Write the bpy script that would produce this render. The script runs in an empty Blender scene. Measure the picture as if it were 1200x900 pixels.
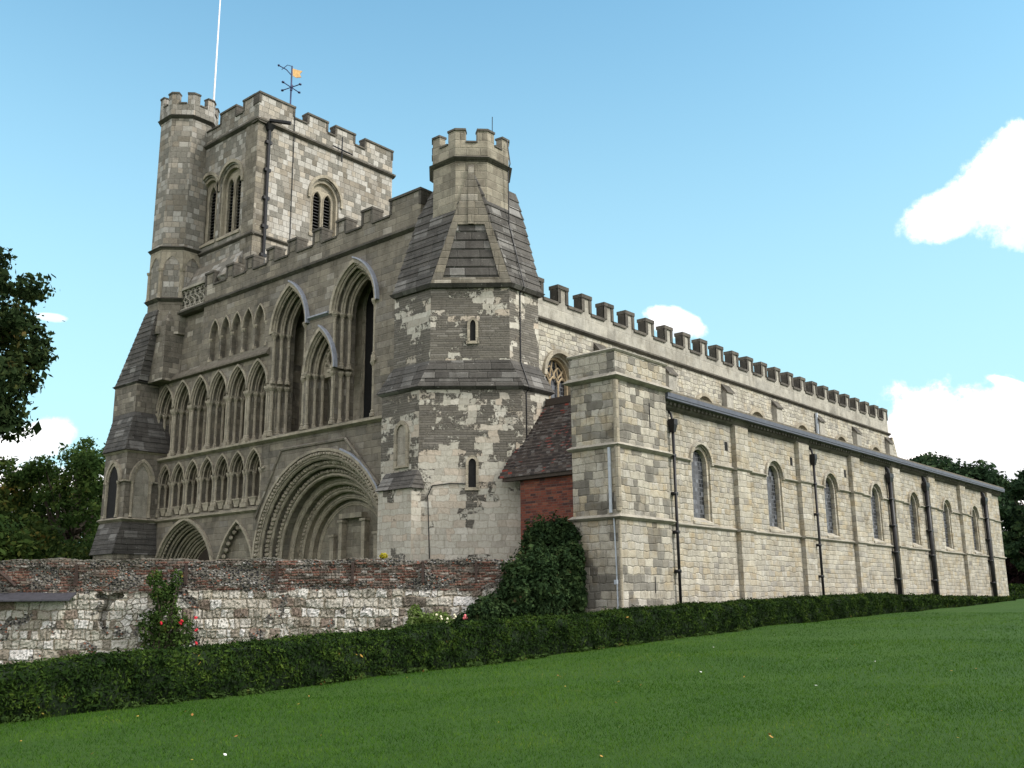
import bpy, bmesh, math, random
import numpy as np
from mathutils import Vector, Matrix
from mathutils.geometry import tessellate_polygon
rnd = random.Random(7); NR = np.random.default_rng(11)
SC = bpy.context.scene; COL = SC.collection
R = math.radians
# ------------------------------------------------------------------ camera
# world: +x east along the nave, +y north along the west front, eye at the origin height
F_PX, PITCH, ROLL, YAW = 1142.0, R(12.75), R(-0.5), R(40.88)
cF = Vector((math.cos(PITCH)*math.cos(YAW), math.cos(PITCH)*math.sin(YAW), math.sin(PITCH)))
cR0 = Vector((math.sin(YAW), -math.cos(YAW), 0)); cU0 = cR0.cross(cF)
cR = cR0*math.cos(ROLL)+cU0*math.sin(ROLL); cU = cU0*math.cos(ROLL)-cR0*math.sin(ROLL)
cam = bpy.data.objects.new('camera', bpy.data.cameras.new('camera')); COL.objects.link(cam)
M = Matrix.Identity(4)
for i in range(3): M[i][0] = cR[i]; M[i][1] = cU[i]; M[i][2] = -cF[i]
cam.matrix_world = M
cam.data.sensor_width = 36; cam.data.lens = F_PX/1200*36; cam.data.clip_start = .1; cam.data.clip_end = 3000
SC.camera = cam
SC.render.resolution_x = 1024; SC.render.resolution_y = 768
# ------------------------------------------------------------------ light
SC.view_settings.view_transform = 'Standard'; SC.view_settings.look = 'None'
SC.view_settings.exposure = 0.7; SC.view_settings.gamma = 1
SUN_EL, SUN_AZ = R(42), R(-70)          # azimuth of the sun measured from +x towards +y
sd = Vector((math.cos(SUN_EL)*math.cos(SUN_AZ), math.cos(SUN_EL)*math.sin(SUN_AZ), math.sin(SUN_EL)))
sl = bpy.data.lights.new('sun', 'SUN'); sl.energy = 2.4; sl.angle = R(12); sl.color = (1, .94, .86)
so = bpy.data.objects.new('sun', sl); COL.objects.link(so); so.rotation_euler = sd.to_track_quat('Z', 'Y').to_euler()

class NT:
    """small helper to write node trees"""
    def __init__(s, tree): s.t = tree; s.n = tree.nodes; s.l = tree.links
    def node(s, typ, ins=None, **kw):
        nd = s.n.new(typ)
        for k, v in kw.items(): setattr(nd, k, v)
        for k, v in (ins or {}).items(): s.put(nd.inputs[k], v)
        return nd
    def put(s, sock, v):
        if isinstance(v, bpy.types.NodeSocket): s.l.new(v, sock)
        elif v is not None: sock.default_value = v
    def m(s, op, a, b=None, c=None, clamp=False):
        nd = s.n.new('ShaderNodeMath'); nd.operation = op; nd.use_clamp = clamp
        for i, v in enumerate((a, b, c)):
            if v is not None: s.put(nd.inputs[i], v)
        return nd.outputs[0]
    def vm(s, op, a, b=None, scale=None):
        nd = s.n.new('ShaderNodeVectorMath'); nd.operation = op
        s.put(nd.inputs[0], a)
        if b is not None: s.put(nd.inputs[1], b)
        if scale is not None: s.put(nd.inputs['Scale'], scale)
        return nd.outputs['Value'] if op in ('DOT_PRODUCT', 'LENGTH') else nd.outputs[0]
    def noise(s, v, scale, detail=3, rough=.55, out='Fac', dim='3D'):
        nd = s.node('ShaderNodeTexNoise', {'Scale': scale, 'Detail': detail, 'Roughness': rough}, noise_dimensions=dim)
        s.put(nd.inputs['Vector'], v); return nd.outputs[out]
    def step(s, v, lo, hi):
        nd = s.node('ShaderNodeMapRange', {'From Min': lo, 'From Max': hi}, interpolation_type='SMOOTHSTEP')
        s.put(nd.inputs[0], v); return nd.outputs[0]
    def ramp(s, v, stops, interp='LINEAR'):
        nd = s.n.new('ShaderNodeValToRGB'); cr = nd.color_ramp; cr.interpolation = interp
        while len(cr.elements) < len(stops): cr.elements.new(.5)
        for e, (p, c) in zip(cr.elements, stops): e.position = p; e.color = (*c, 1)
        s.put(nd.inputs[0], v); return nd.outputs[0]
    def mix(s, f, a, b, mode='MIX'):
        nd = s.n.new('ShaderNodeMix'); nd.data_type = 'RGBA'; nd.blend_type = mode
        s.put(nd.inputs[0], f)
        for i, v in ((6, a), (7, b)):
            s.put(nd.inputs[i], (*v, 1) if isinstance(v, tuple) and len(v) == 3 else v)
        return nd.outputs[2]
    def xyz(s, x, y, z=0.0):
        nd = s.n.new('ShaderNodeCombineXYZ')
        for i, v in enumerate((x, y, z)): s.put(nd.inputs[i], v)
        return nd.outputs[0]
    def sep(s, v):
        nd = s.n.new('ShaderNodeSeparateXYZ'); s.l.new(v, nd.inputs[0]); return nd.outputs

w = bpy.data.worlds.new('World'); SC.world = w; w.use_nodes = True
t = NT(w.node_tree); t.n.clear()
sky = t.node('ShaderNodeTexSky', sky_type='NISHITA', sun_disc=False)
sky.sun_elevation = SUN_EL; sky.sun_rotation = math.pi/2-SUN_AZ
sky.altitude = 100; sky.air_density = 1.0; sky.dust_density = .6; sky.ozone_density = 1.6
dirv = t.node('ShaderNodeTexCoord').outputs['Generated']
def px_dir(px, py): return (cF+cR*((px-600)/F_PX)-cU*((py-450)/F_PX)).normalized()
nz = t.noise(dirv, 14, 8, .62); nz2 = t.noise(dirv, 42, 9, .68)
puff = t.m('ADD', t.m('MULTIPLY', t.m('SUBTRACT', nz, .5), 2.6), t.m('MULTIPLY', t.m('SUBTRACT', nz2, .5), 1.1))
cloud = None; shade = None
# centre azimuth/elevation come from where each cloud stands in the sky: (direction, half width, half height, tilt, strength)
for (px, py, a, b, ang, k) in ((1192, 208, 72, 50, 30, 1.0), (1108, 252, 58, 27, 8, .85), (1240, 215, 85, 50, 20, 1), (790, 378, 36, 17, -15, .9),
                              (1150, 560, 170, 72, -5, 1.15), (1260, 520, 200, 62, -12, 1.1), (1190, 452, 30, 7, -25, .6), (30, 520, 50, 22, 25, .7),
                              (20, 600, 120, 50, 0, .9), (60, 372, 16, 5, 0, .35), (700, 640, 300, 50, 0, .6), (-300, 420, 170, 70, 10, 1), (1700, 330, 260, 90, 5, 1), (150, -500, 240, 80, 0, .8)):
    d0 = px_dir(px, py); r0 = d0.cross(Vector((0, 0, 1))).normalized(); u0 = r0.cross(d0)
    ca, sa = math.cos(R(ang)), math.sin(R(ang)); ax = r0*ca+u0*sa; ay = u0*ca-r0*sa
    f_ = t.m('MAXIMUM', t.vm('DOT_PRODUCT', dirv, tuple(d0)), .05)
    x_ = t.m('DIVIDE', t.m('DIVIDE', t.vm('DOT_PRODUCT', dirv, tuple(ax)), f_), a/F_PX)
    y_ = t.m('DIVIDE', t.m('DIVIDE', t.vm('DOT_PRODUCT', dirv, tuple(ay)), f_), b/F_PX)
    e_ = t.m('SUBTRACT', 1.0, t.m('ADD', t.m('MULTIPLY', x_, x_), t.m('MULTIPLY', y_, y_)))
    m_ = t.m('MULTIPLY', t.step(t.m('ADD', e_, puff), -.12, .62), k, clamp=True)
    sh_ = t.m('MULTIPLY', t.step(y_, .1, -.75), m_); shade = sh_ if shade is None else t.m('MAXIMUM', shade, sh_)
    cloud = m_ if cloud is None else t.m('MAXIMUM', cloud, m_)
# unseen cloud added behind and above the camera to neutralise the blue sky light
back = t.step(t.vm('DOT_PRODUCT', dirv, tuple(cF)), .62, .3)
fill_cover = t.m('MULTIPLY', t.m('MULTIPLY', t.step(t.noise(dirv, 2.6, 6, .6), .37, .52), back), .92)
cloud = t.m('MAXIMUM', cloud, fill_cover)
elev = t.sep(dirv)[2]
hzn = t.m('MULTIPLY', t.step(elev, .66, .02), .85)
skyc = t.mix(1.0, sky.outputs[0], (1.15, 1.62, 1.42), 'MULTIPLY')
skyc = t.mix(hzn, skyc, (3.0, 4.55, 4.85))
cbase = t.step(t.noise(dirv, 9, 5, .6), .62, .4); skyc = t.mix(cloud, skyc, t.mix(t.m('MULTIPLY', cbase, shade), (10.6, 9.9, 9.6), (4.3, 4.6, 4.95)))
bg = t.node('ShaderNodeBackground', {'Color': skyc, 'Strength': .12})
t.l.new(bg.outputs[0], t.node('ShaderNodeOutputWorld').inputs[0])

# ------------------------------------------------------------------ materials
def newmat(name):
    m = bpy.data.materials.new(name); m.use_nodes = True; t = NT(m.node_tree); t.n.clear()
    out = t.node('ShaderNodeOutputMaterial'); b = t.node('ShaderNodeBsdfPrincipled', {'Roughness': .9})
    b.inputs['Specular IOR Level'].default_value = .2
    t.l.new(b.outputs[0], out.inputs[0]); return m, t, b
def uvco(t): return t.node('ShaderNodeUVMap').outputs[0]
def objco(t): return t.node('ShaderNodeNewGeometry').outputs['Position']
def blocks(t, uv, w, h, mortar=.012, dist=.03, dscale=3., jit=.5):
    """coursed blocks: per-block random numbers, distance to joint, block centre"""
    nzv = t.noise(uv, dscale, 2, .5, 'Color')
    uv2 = t.vm('ADD', uv, t.vm('SCALE', t.vm('SUBTRACT', nzv, (.5, .5, .5)), scale=dist*2))
    if dist > .04:                      # ragged stone edges
        uv2 = t.vm('ADD', uv2, t.vm('SCALE', t.vm('SUBTRACT', t.noise(uv, 11, 3, .6, 'Color'), (.5, .5, .5)), scale=.075))
    u, v, _ = t.sep(uv2)
    vr = t.m('DIVIDE', v, h); row = t.m('FLOOR', vr); fy = t.m('FRACT', vr)
    rr = t.node('ShaderNodeTexWhiteNoise', {'W': row}, noise_dimensions='1D').outputs['Value']
    ww = t.m('MULTIPLY', t.m('ADD', t.m('MULTIPLY', rr, jit), 1-jit/2), w)
    xx = t.m('ADD', t.m('DIVIDE', u, ww), t.m('MULTIPLY', rr, 17.3))
    # uneven block lengths along the course
    xx = t.m('ADD', xx, t.m('MULTIPLY', t.m('SINE', t.m('ADD', t.m('MULTIPLY', xx, 2.3), t.m('MULTIPLY', rr, 40))), .22*jit))
    col = t.m('FLOOR', xx); fx = t.m('FRACT', xx)
    wn = t.node('ShaderNodeTexWhiteNoise', noise_dimensions='2D'); t.l.new(t.xyz(col, row), wn.inputs['Vector'])
    ex = t.m('MULTIPLY', t.m('MINIMUM', fx, t.m('SUBTRACT', 1, fx)), ww)
    ey = t.m('MULTIPLY', t.m('MINIMUM', fy, t.m('SUBTRACT', 1, fy)), h)
    e = t.m('MINIMUM', ex, ey)
    joint = t.step(e, mortar*1.5, mortar*.5)
    r3 = t.sep(wn.outputs['Color'])
    cen = t.xyz(t.m('MULTIPLY', t.m('ADD', t.m('SUBTRACT', col, t.m('MULTIPLY', rr, 17.3)), .5), ww), t.m('MULTIPLY', t.m('ADD', row, .5), h), 3.1)
    return dict(r=wn.outputs['Value'], r3=r3, joint=joint, e=e, cen=cen, row=row, fy=fy)
def finish(t, b, col, height, bump=.6, dist=.02, rough=None):
    t.put(b.inputs['Base Color'], col)
    bn = t.node('ShaderNodeBump', {'Strength': bump, 'Distance': dist, 'Height': height})
    t.l.new(bn.outputs[0], b.inputs['Normal'])
    if rough is not None: t.put(b.inputs['Roughness'], rough)

def mat_ashlar(name, stops, w=.42, h=.24, mortar=.012, joint_c=(.2, .18, .15), dist=.03, stain=(.5, .48, .45), stain_amt=.45, bump=.7, streak=.25, jfac=.6, patch=None, seed=0., jit=.6):
    m, t, b = newmat(name); uv = t.vm('ADD', uvco(t), (seed*7.3, seed*3.1, seed)); P = objco(t)
    B = blocks(t, uv, w, h, mortar, dist, 2.6, jit)
    c = t.ramp(B['r'], stops)
    g = t.noise(P, 9, 5, .65); c = t.mix(t.m('MULTIPLY', t.m('SUBTRACT', g, .35), 1.1, clamp=True), c, (.85, .82, .78), 'MULTIPLY')
    g3 = t.noise(P, 38, 4, .7); c = t.mix(.8, c, t.ramp(g3, [(.28, (.5, .48, .45)), (.48, (1, 1, 1)), (.75, (1.22, 1.22, 1.2))]), 'MULTIPLY')
    if patch:                                   # big repairs in another stone, snapped to the blocks
        pc, lo, hi, sc = patch
        pn = t.noise(B['cen'], sc, 3, .6)
        c = t.mix(t.step(pn, lo, hi), c, t.mix(B['r3'][1], pc[0], pc[1]))
    jm = t.m('MULTIPLY', B['joint'], t.m('MULTIPLY', t.step(t.noise(P, 2.3, 3, .6), .36, .6), jfac)); c = t.mix(jm, c, joint_c)
    if dist > .04:
        yel = t.step(t.noise(P, 1.3, 4, .6), .52, .66); c = t.mix(t.m('MULTIPLY', yel, .4), c, (.98, .84, .6), 'MULTIPLY')
        pit = t.step(t.noise(P, 5.5, 5, .7), .6, .72); c = t.mix(t.m('MULTIPLY', pit, .5), c, (.45, .42, .38), 'MULTIPLY')
    big = t.step(t.noise(P, .9, 5, .62), .48, .7)
    c = t.mix(t.m('MULTIPLY', big, stain_amt), c, stain, 'MULTIPLY')
    sv = t.vm('MULTIPLY', uvco(t), (3.2, .35, 1)); st = t.step(t.noise(sv, 1.6, 5, .65), .5, .72)
    c = t.mix(t.m('MULTIPLY', st, streak), c, (.38, .36, .33), 'MULTIPLY')
    mot = t.noise(P, 2.7, 6, .7); c = t.mix(.55, c, t.ramp(mot, [(.32, (.55, .54, .52)), (.5, (1, 1, 1)), (.68, (1.3, 1.29, 1.26))]), 'MULTIPLY')
    lic = t.step(t.noise(P, 6.5, 4, .6), .66, .72); c = t.mix(t.m('MULTIPLY', lic, .35), c, (.5, .5, .46))
    hgt = t.m('ADD', t.m('MULTIPLY', t.step(B['e'], 0, .03), .6), t.m('ADD', t.m('MULTIPLY', g, .5), t.m('MULTIPLY', B['r3'][0], .45)))
    finish(t, b, c, t.m('ADD', hgt, t.m('MULTIPLY', g3, .3)), bump, .03); return m
PALE = [(0, (.395, .37, .31)), (.25, (.335, .315, .268)), (.5, (.425, .40, .34)), (.66, (.35, .305, .225)), (.78, (.29, .275, .243)), (.9, (.455, .435, .385)), (1, (.235, .222, .2))]
M_AISLE = mat_ashlar('clunch_rubble', PALE, .33, .19, .012, (.17, .155, .125), .075, (.6, .56, .5), .6, 1., .35, .26, jit=.9)
M_AISLE2 = mat_ashlar('nave_rubble', [(0, (.40, .38, .32)), (.3, (.46, .44, .37)), (.6, (.31, .29, .25)), (.8, (.50, .48, .42)), (1, (.22, .21, .19))], .3, .19, .016, (.16, .15, .13), .09, (.55, .53, .5), .5, 1., .25, .65, seed=2, jit=.8)
M_PARAPET = mat_ashlar('parapet_render', [(0, (.34, .325, .285)), (.5, (.39, .375, .33)), (1, (.3, .29, .26))], .9, .5, .008, (.3, .28, .25), .02, (.5, .48, .45), .6, .4, .45, .4, seed=5)
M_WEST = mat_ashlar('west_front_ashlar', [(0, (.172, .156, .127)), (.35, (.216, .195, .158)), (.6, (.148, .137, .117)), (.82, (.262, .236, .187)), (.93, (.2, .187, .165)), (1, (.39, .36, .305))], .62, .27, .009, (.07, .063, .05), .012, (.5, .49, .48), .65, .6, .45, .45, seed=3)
M_MOULD = mat_ashlar('carved_stone', [(0, (.31, .278, .218)), (.5, (.37, .334, .263)), (1, (.25, .228, .185))], .35, .3, .006, (.08, .07, .06), .01, (.5, .49, .47), .5, .5, .3, .3, seed=8)
M_STRING = mat_ashlar('string_course_stone', [(0, (.3, .28, .24)), (.5, (.36, .34, .29)), (1, (.26, .245, .21))], .8, .6, .006, (.14, .13, .11), .01, (.5, .49, .47), .5, .5, .4, .5, seed=9)
M_DARKCOP = mat_ashlar('weathered_coping', [(0, (.075, .07, .06)), (.5, (.1, .092, .08)), (1, (.13, .12, .1))], .7, .5, .008, (.04, .038, .035), .01, (.5, .5, .5), .4, .6, .3, .5, seed=12)
M_PILAST = mat_ashlar('pilaster_stone', PALE, .42, .22, .012, (.2, .185, .16), .06, (.6, .57, .52), .6, .8, .4, .5, seed=15)
M_SLAB = mat_ashlar('stone_roof_slab', [(0, (.075, .071, .066)), (.4, (.1, .095, .088)), (.8, (.065, .062, .058)), (1, (.2, .195, .185))], .6, .34, .01, (.04, .038, .035), .02, (.5, .5, .5), .55, .9, .3, .5, patch=(((.2, .195, .185), (.27, .265, .25)), .66, .70, 1.5), seed=21)
M_PIER = mat_ashlar('pier_stone', PALE, .36, .24, .012, (.18, .165, .14), .065, (.55, .53, .5), .7, 1., .45, .32, patch=(((.15, .14, .12), (.2, .19, .165)), .535, .56, 1.3), seed=30)

def mat_turret(name, seed, lo, hi, zdep):
    """thin dark tile-stone refacing fallen away to pale core in patches"""
    m, t, b = newmat(name); P = objco(t); uv = t.vm('ADD', uvco(t), (seed*5.1, seed*2.3, 0))
    T = blocks(t, uv, .5, .085, .008, .006, 2, .6)
    c1 = t.ramp(T['r'], [(0, (.135, .125, .106)), (.4, (.165, .153, .13)), (.8, (.115, .107, .093)), (1, (.22, .205, .18))])
    c1 = t.mix(t.m('MULTIPLY', T['joint'], .55), c1, (.06, .056, .05))
    B = blocks(t, uv, .42, .22, .013, .1, 2.4, .9)
    c2 = t.ramp(B['r'], [(0, (.42, .40, .34)), (.35, (.48, .46, .4)), (.6, (.37, .35, .3)), (.8, (.46, .395, .32)), (1, (.53, .515, .46))])
    c2 = t.mix(t.m('MULTIPLY', B['joint'], .5), c2, (.24, .22, .18))
    wob = t.vm('ADD', B['cen'], t.vm('SCALE', t.noise(uv, 3.5, 4, .6, 'Color'), scale=.42))
    n1 = t.noise(wob, .9, 6, .68)
    z = t.sep(P)[2]
    bias = t.m('MULTIPLY', t.step(z, zdep[1], zdep[0]), zdep[2])
    mask = t.step(t.m('ADD', n1, bias), lo, hi)
    c = t.mix(mask, c1, c2)
    g = t.noise(P, 11, 5, .65); c = t.mix(.6, c, t.ramp(g, [(.3, (.7, .68, .64)), (.55, (1, 1, 1)), (.8, (1.12, 1.1, 1.06))]), 'MULTIPLY')
    sv = t.vm('MULTIPLY', uvco(t), (3., .4, 1)); st = t.step(t.noise(sv, 1.6, 5, .65), .5, .74); c = t.mix(t.m('MULTIPLY', st, .35), c, (.45, .43, .4), 'MULTIPLY')
    edge = t.m('MULTIPLY', mask, t.m('SUBTRACT', 1, mask))
    hgt = t.m('ADD', t.m('MULTIPLY', t.m('SUBTRACT', 1, mask), 2.4), t.m('ADD', t.m('MULTIPLY', g, .6), t.m('MULTIPLY', t.m('MULTIPLY', t.step(T['e'], 0, .015), t.m('SUBTRACT', 1, mask)), .3)))
    finish(t, b, c, hgt, .9, .035); return m
M_TUR_LOW = mat_turret('patched_turret_stone', 1, .49, .515, (2.0, 6.4, .12))
M_TUR_UP = mat_turret('turret_upper_stone', 4, .53, .55, (0, 1, 0))

def mat_chequer(name, p, seed, dark=1.):
    m, t, b = newmat(name); P = objco(t); uv = t.vm('ADD', uvco(t), (seed*3.7, seed*1.9, 0))
    B = blocks(t, uv, .34, .29, .012, .03, 3, .5)
    vo = t.node('ShaderNodeTexVoronoi', {'Scale': 9, 'Vector': P}); fl = t.sep(vo.outputs['Color'])[0]
    flint = t.ramp(fl, [(0, (.035, .035, .035)), (.45, (.085, .08, .072)), (.72, (.13, .12, .105)), (.86, (.46, .45, .43)), (1, (.08, .08, .08))])
    flint = t.mix(t.step(vo.outputs['Distance'], .03, .055), flint, (.2, .19, .165))
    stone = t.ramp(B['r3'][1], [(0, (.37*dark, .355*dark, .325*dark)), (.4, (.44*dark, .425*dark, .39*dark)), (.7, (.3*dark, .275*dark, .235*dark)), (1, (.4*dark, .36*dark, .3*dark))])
    pn = t.noise(B['cen'], .45, 3, .6)
    sel = t.step(t.m('ADD', B['r'], t.m('MULTIPLY', t.m('SUBTRACT', pn, .5), 1.1)), p, p+.02)
    c = t.mix(sel, stone, flint)
    brn = t.step(t.noise(B['cen'], .8, 2, .6), .56, .58); c = t.mix(t.m('MULTIPLY', brn, .55), c, (.17, .145, .11)); gap_ = t.step(t.noise(P, 4, 4, .7), .58, .7); c = t.mix(t.m('MULTIPLY', gap_, .5), c, (.4, .37, .33), 'MULTIPLY')
    c = t.mix(t.m('MULTIPLY', B['joint'], .5), c, (.17, .16, .14))
    g = t.noise(P, 12, 5, .65); c = t.mix(.6, c, t.ramp(g, [(.3, (.68, .67, .65)), (.55, (1, 1, 1)), (.8, (1.12, 1.12, 1.1))]), 'MULTIPLY')
    sv = t.vm('MULTIPLY', uvco(t), (3., .4, 1)); st = t.step(t.noise(sv, 1.6, 5, .65), .5, .74); c = t.mix(t.m('MULTIPLY', st, .3), c, (.45, .43, .4), 'MULTIPLY')
    finish(t, b, c, t.m('ADD', t.m('MULTIPLY', g, .7), t.m('ADD', t.m('MULTIPLY', sel, fl), t.step(B['e'], 0, .02))), .8, .025); return m
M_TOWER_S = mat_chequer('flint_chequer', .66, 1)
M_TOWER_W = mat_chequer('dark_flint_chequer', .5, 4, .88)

def mat_garden_wall(zmid):
    m, t, b = newmat('garden_wall_masonry'); P = objco(t); uv = uvco(t); z = t.sep(uv)[1]
    # brick and flint above
    B = blocks(t, uv, .22, .075, .009, .012, 5, .3)
    br = t.ramp(B['r'], [(0, (.13, .065, .05)), (.25, (.17, .085, .065)), (.42, (.085, .058, .05)), (.55, (.21, .115, .085)), (.66, (.08, .07, .062)), (.8, (.14, .11, .095)), (.92, (.34, .32, .3)), (1, (.2, .16, .13))])
    br = t.mix(t.m('MULTIPLY', B['joint'], .8), br, (.25, .225, .185))
    vo = t.node('ShaderNodeTexVoronoi', {'Scale': 13, 'Vector': t.vm('MULTIPLY', uv, (1, 1.3, 1))}, voronoi_dimensions='2D'); vc = t.sep(vo.outputs['Color'])
    fl = t.ramp(vc[0], [(0, (.05, .05, .055)), (.3, (.16, .15, .14)), (.5, (.3, .29, .275)), (.66, (.09, .085, .08)), (.8, (.27, .12, .08)), (.92, (.42, .41, .4)), (1, (.2, .19, .17))], 'CONSTANT')
    fl = t.mix(t.step(vo.outputs['Distance'], .34, .5), fl, (.15, .14, .12))
    u = t.sep(uv)[0]
    nb = t.noise(t.vm('MULTIPLY', uv, (1, 2.2, 1)), .8, 4, .65)
    selb = t.step(t.m('ADD', nb, t.m('MULTIPLY', t.step(u, 20, -4), 0.0)), .49, .53)
    upper = t.mix(selb, fl, br)
    # rubble blocks below: squarish stones in rough cells
    d = t.vm('ADD', uv, t.vm('SCALE', t.noise(uv, 2.5, 2, .5, 'Color'), scale=.1))
    C1 = blocks(t, d, .42, .27, .014, .05, 2.5, 1.2)
    v2 = t.node('ShaderNodeTexVoronoi', {'Scale': 5.6, 'Randomness': .75, 'Vector': t.vm('MULTIPLY', uv, (.85, 1.15, 1))}, voronoi_dimensions='2D')
    v2e = t.node('ShaderNodeTexVoronoi', {'Scale': 5.6, 'Randomness': .75, 'Vector': t.vm('MULTIPLY', uv, (.85, 1.15, 1))}, voronoi_dimensions='2D', feature='DISTANCE_TO_EDGE')
    pick = t.step(t.noise(C1['cen'], .7, 2, .5), .56, .58)
    STN = [(0, (.44, .42, .36)), (.2, (.58, .565, .53)), (.4, (.37, .34, .28)), (.55, (.62, .61, .6)), (.7, (.42, .39, .34)), (.84, (.26, .24, .2)), (.93, (.22, .17, .14)), (1, (.13, .12, .1))]
    ca = t.mix(C1['joint'], t.ramp(C1['r'], STN), (.25, .22, .17))
    cb = t.mix(t.step(v2e.outputs['Distance'], .055, .02), t.ramp(t.sep(v2.outputs['Color'])[1], STN), (.23, .2, .16))
    lower = t.mix(pick, ca, cb)
    small = t.step(t.noise(uv, 1.1, 4, .65), .575, .6); lower = t.mix(small, lower, fl)
    bpatch = t.step(t.noise(C1['cen'], 1.25, 2, .5), .78, .79); lower = t.mix(bpatch, lower, br)
    wav = t.m('MULTIPLY', t.m('SUBTRACT', t.noise(uv, 1.2, 4, .6), .5), .55)
    zz = t.m('ADD', z, wav)
    top = t.step(zz, zmid-.04, zmid+.04)
    c = t.mix(top, lower, upper)
    g = t.noise(P, 16, 5, .7); c = t.mix(.7, c, t.ramp(g, [(.3, (.62, .6, .56)), (.55, (1, 1, 1)), (.8, (1.15, 1.15, 1.12))]), 'MULTIPLY')
    st = t.step(t.noise(P, 1.1, 5, .62), .5, .68); c = t.mix(t.m('MULTIPLY', st, .5), c, (.5, .46, .42), 'MULTIPLY')
    cap = t.step(t.m('ADD', z, t.m('MULTIPLY', g, .05)), 1.27, 1.31); c = t.mix(t.m('MULTIPLY', cap, .7), c, (.11, .105, .085))
    h = t.mix(top, t.mix(pick, t.step(C1['e'], 0, .05), t.step(v2e.outputs['Distance'], 0, .12)), t.mix(selb, t.step(vo.outputs['Distance'], .5, .1), t.step(B['e'], 0, .02)))
    finish(t, b, c, t.m('ADD', t.m('MULTIPLY', h, 1.), t.m('MULTIPLY', g, .8)), 1., .04); return m
M_GWALL = mat_garden_wall(.42)
def mat_brick(name):
    m, t, b = newmat(name); uv = uvco(t); B = blocks(t, uv, .225, .078, .009, .004, 4, .1)
    c = t.ramp(B['r'], [(0, (.15, .047, .033)), (.35, (.19, .062, .04)), (.6, (.12, .04, .03)), (.78, (.05, .03, .03)), (1, (.23, .09, .055))])
    c = t.mix(t.m('MULTIPLY', B['joint'], .75), c, (.12, .09, .075))
    g = t.noise(objco(t), 14, 4, .65); c = t.mix(.6, c, t.ramp(g, [(.3, (.65, .62, .6)), (.6, (1.05, 1, 1))]), 'MULTIPLY')
    finish(t, b, c, t.m('ADD', t.step(B['e'], 0, .012), g), .7, .012); return m
M_BRICK = mat_brick('red_brick')
def mat_tiles():
    m, t, b = newmat('old_clay_tiles'); uv = uvco(t); B = blocks(t, uv, .17, .105, .006, .012, 6, .1)
    c = t.ramp(B['r'], [(0, (.04, .035, .034)), (.5, (.065, .052, .045)), (.8, (.095, .08, .07)), (1, (.16, .15, .14))])
    red = t.step(t.m('ADD', t.m('MULTIPLY', B['r3'][1], .4), t.noise(B['cen'], .75, 3, .6)), .88, .93)
    c = t.mix(t.m('MULTIPLY', red, .85), c, (.25, .05, .035))
    c = t.mix(t.step(t.noise(uv, 3.5, 2), .74, .76), c, (.35, .15, .02))
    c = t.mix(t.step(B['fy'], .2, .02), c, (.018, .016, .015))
    g = t.noise(objco(t), 15, 4, .7); c = t.mix(.6, c, t.ramp(g, [(.3, (.6, .6, .6)), (.62, (1.1, 1.1, 1.1)), (.8, (1.9, 1.9, 1.9))]), 'MULTIPLY')
    finish(t, b, c, t.m('ADD', t.m('MULTIPLY', B['fy'], -1.0), t.m('ADD', B['r'], g)), .9, .03); return m
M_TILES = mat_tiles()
def plain(name, col, rough=.6, metal=0., var=.25, scale=8, bump=.2, spec=.3):
    m, t, b = newmat(name); g = t.noise(objco(t), scale, 4, .6)
    c = t.mix(1., t.ramp(g, [(.3, tuple(x*(1-var) for x in col)), (.7, tuple(min(1, x*(1+var)) for x in col))]), (1., 1., 1.), 'MULTIPLY')
    b.inputs['Metallic'].default_value = metal; b.inputs['Roughness'].default_value = rough; b.inputs['Specular IOR Level'].default_value = spec
    finish(t, b, c, g, bump, .01); return m
M_LEAD2 = plain('grey_gutter', (.085, .095, .12), .6, 0, .2, 5, .2, .3)
M_LEAD = plain('lead_sheet', (.27, .29, .34), .55, 0, .2, 5, .2, .4)
M_LEADROOF = plain('mossy_roof_edge', (.13, .115, .09), .9, 0, .35, 6)
M_IRON = plain('black_iron_paint', (.012, .012, .014), .45, 0, .3)
M_IRONRUST = plain('rusty_iron', (.045, .03, .025), .8, 0, .4)
M_WHITE = plain('white_paint', (.72, .70, .71), .5, 0, .05, 3, .05)
M_GREYPIPE = plain('pale_grey_pipe', (.38, .42, .47), .5, 0, .15)
M_GILT = plain('gilded_copper', (.65, .42, .18), .4, .5, .2)
M_BLUEIRON = plain('blue_black_iron', (.02, .035, .11), .5, 0, .2)
M_VOID = plain('dark_interior', (.012, .012, .012), .95)
M_WOOD = plain('dark_timber', (.045, .035, .028), .8, 0, .3, 20)
M_LOUVRE = plain('slate_louvre', (.07, .07, .07), .7, 0, .3, 20)
M_TRACERY = mat_ashlar('tracery_stone', [(0, (.36, .28, .18)), (.5, (.42, .34, .23)), (1, (.33, .26, .17))], .3, .3, .004, (.2, .16, .1), .01, (.6, .58, .55), .4, .4, .2, .3, seed=40)
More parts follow.
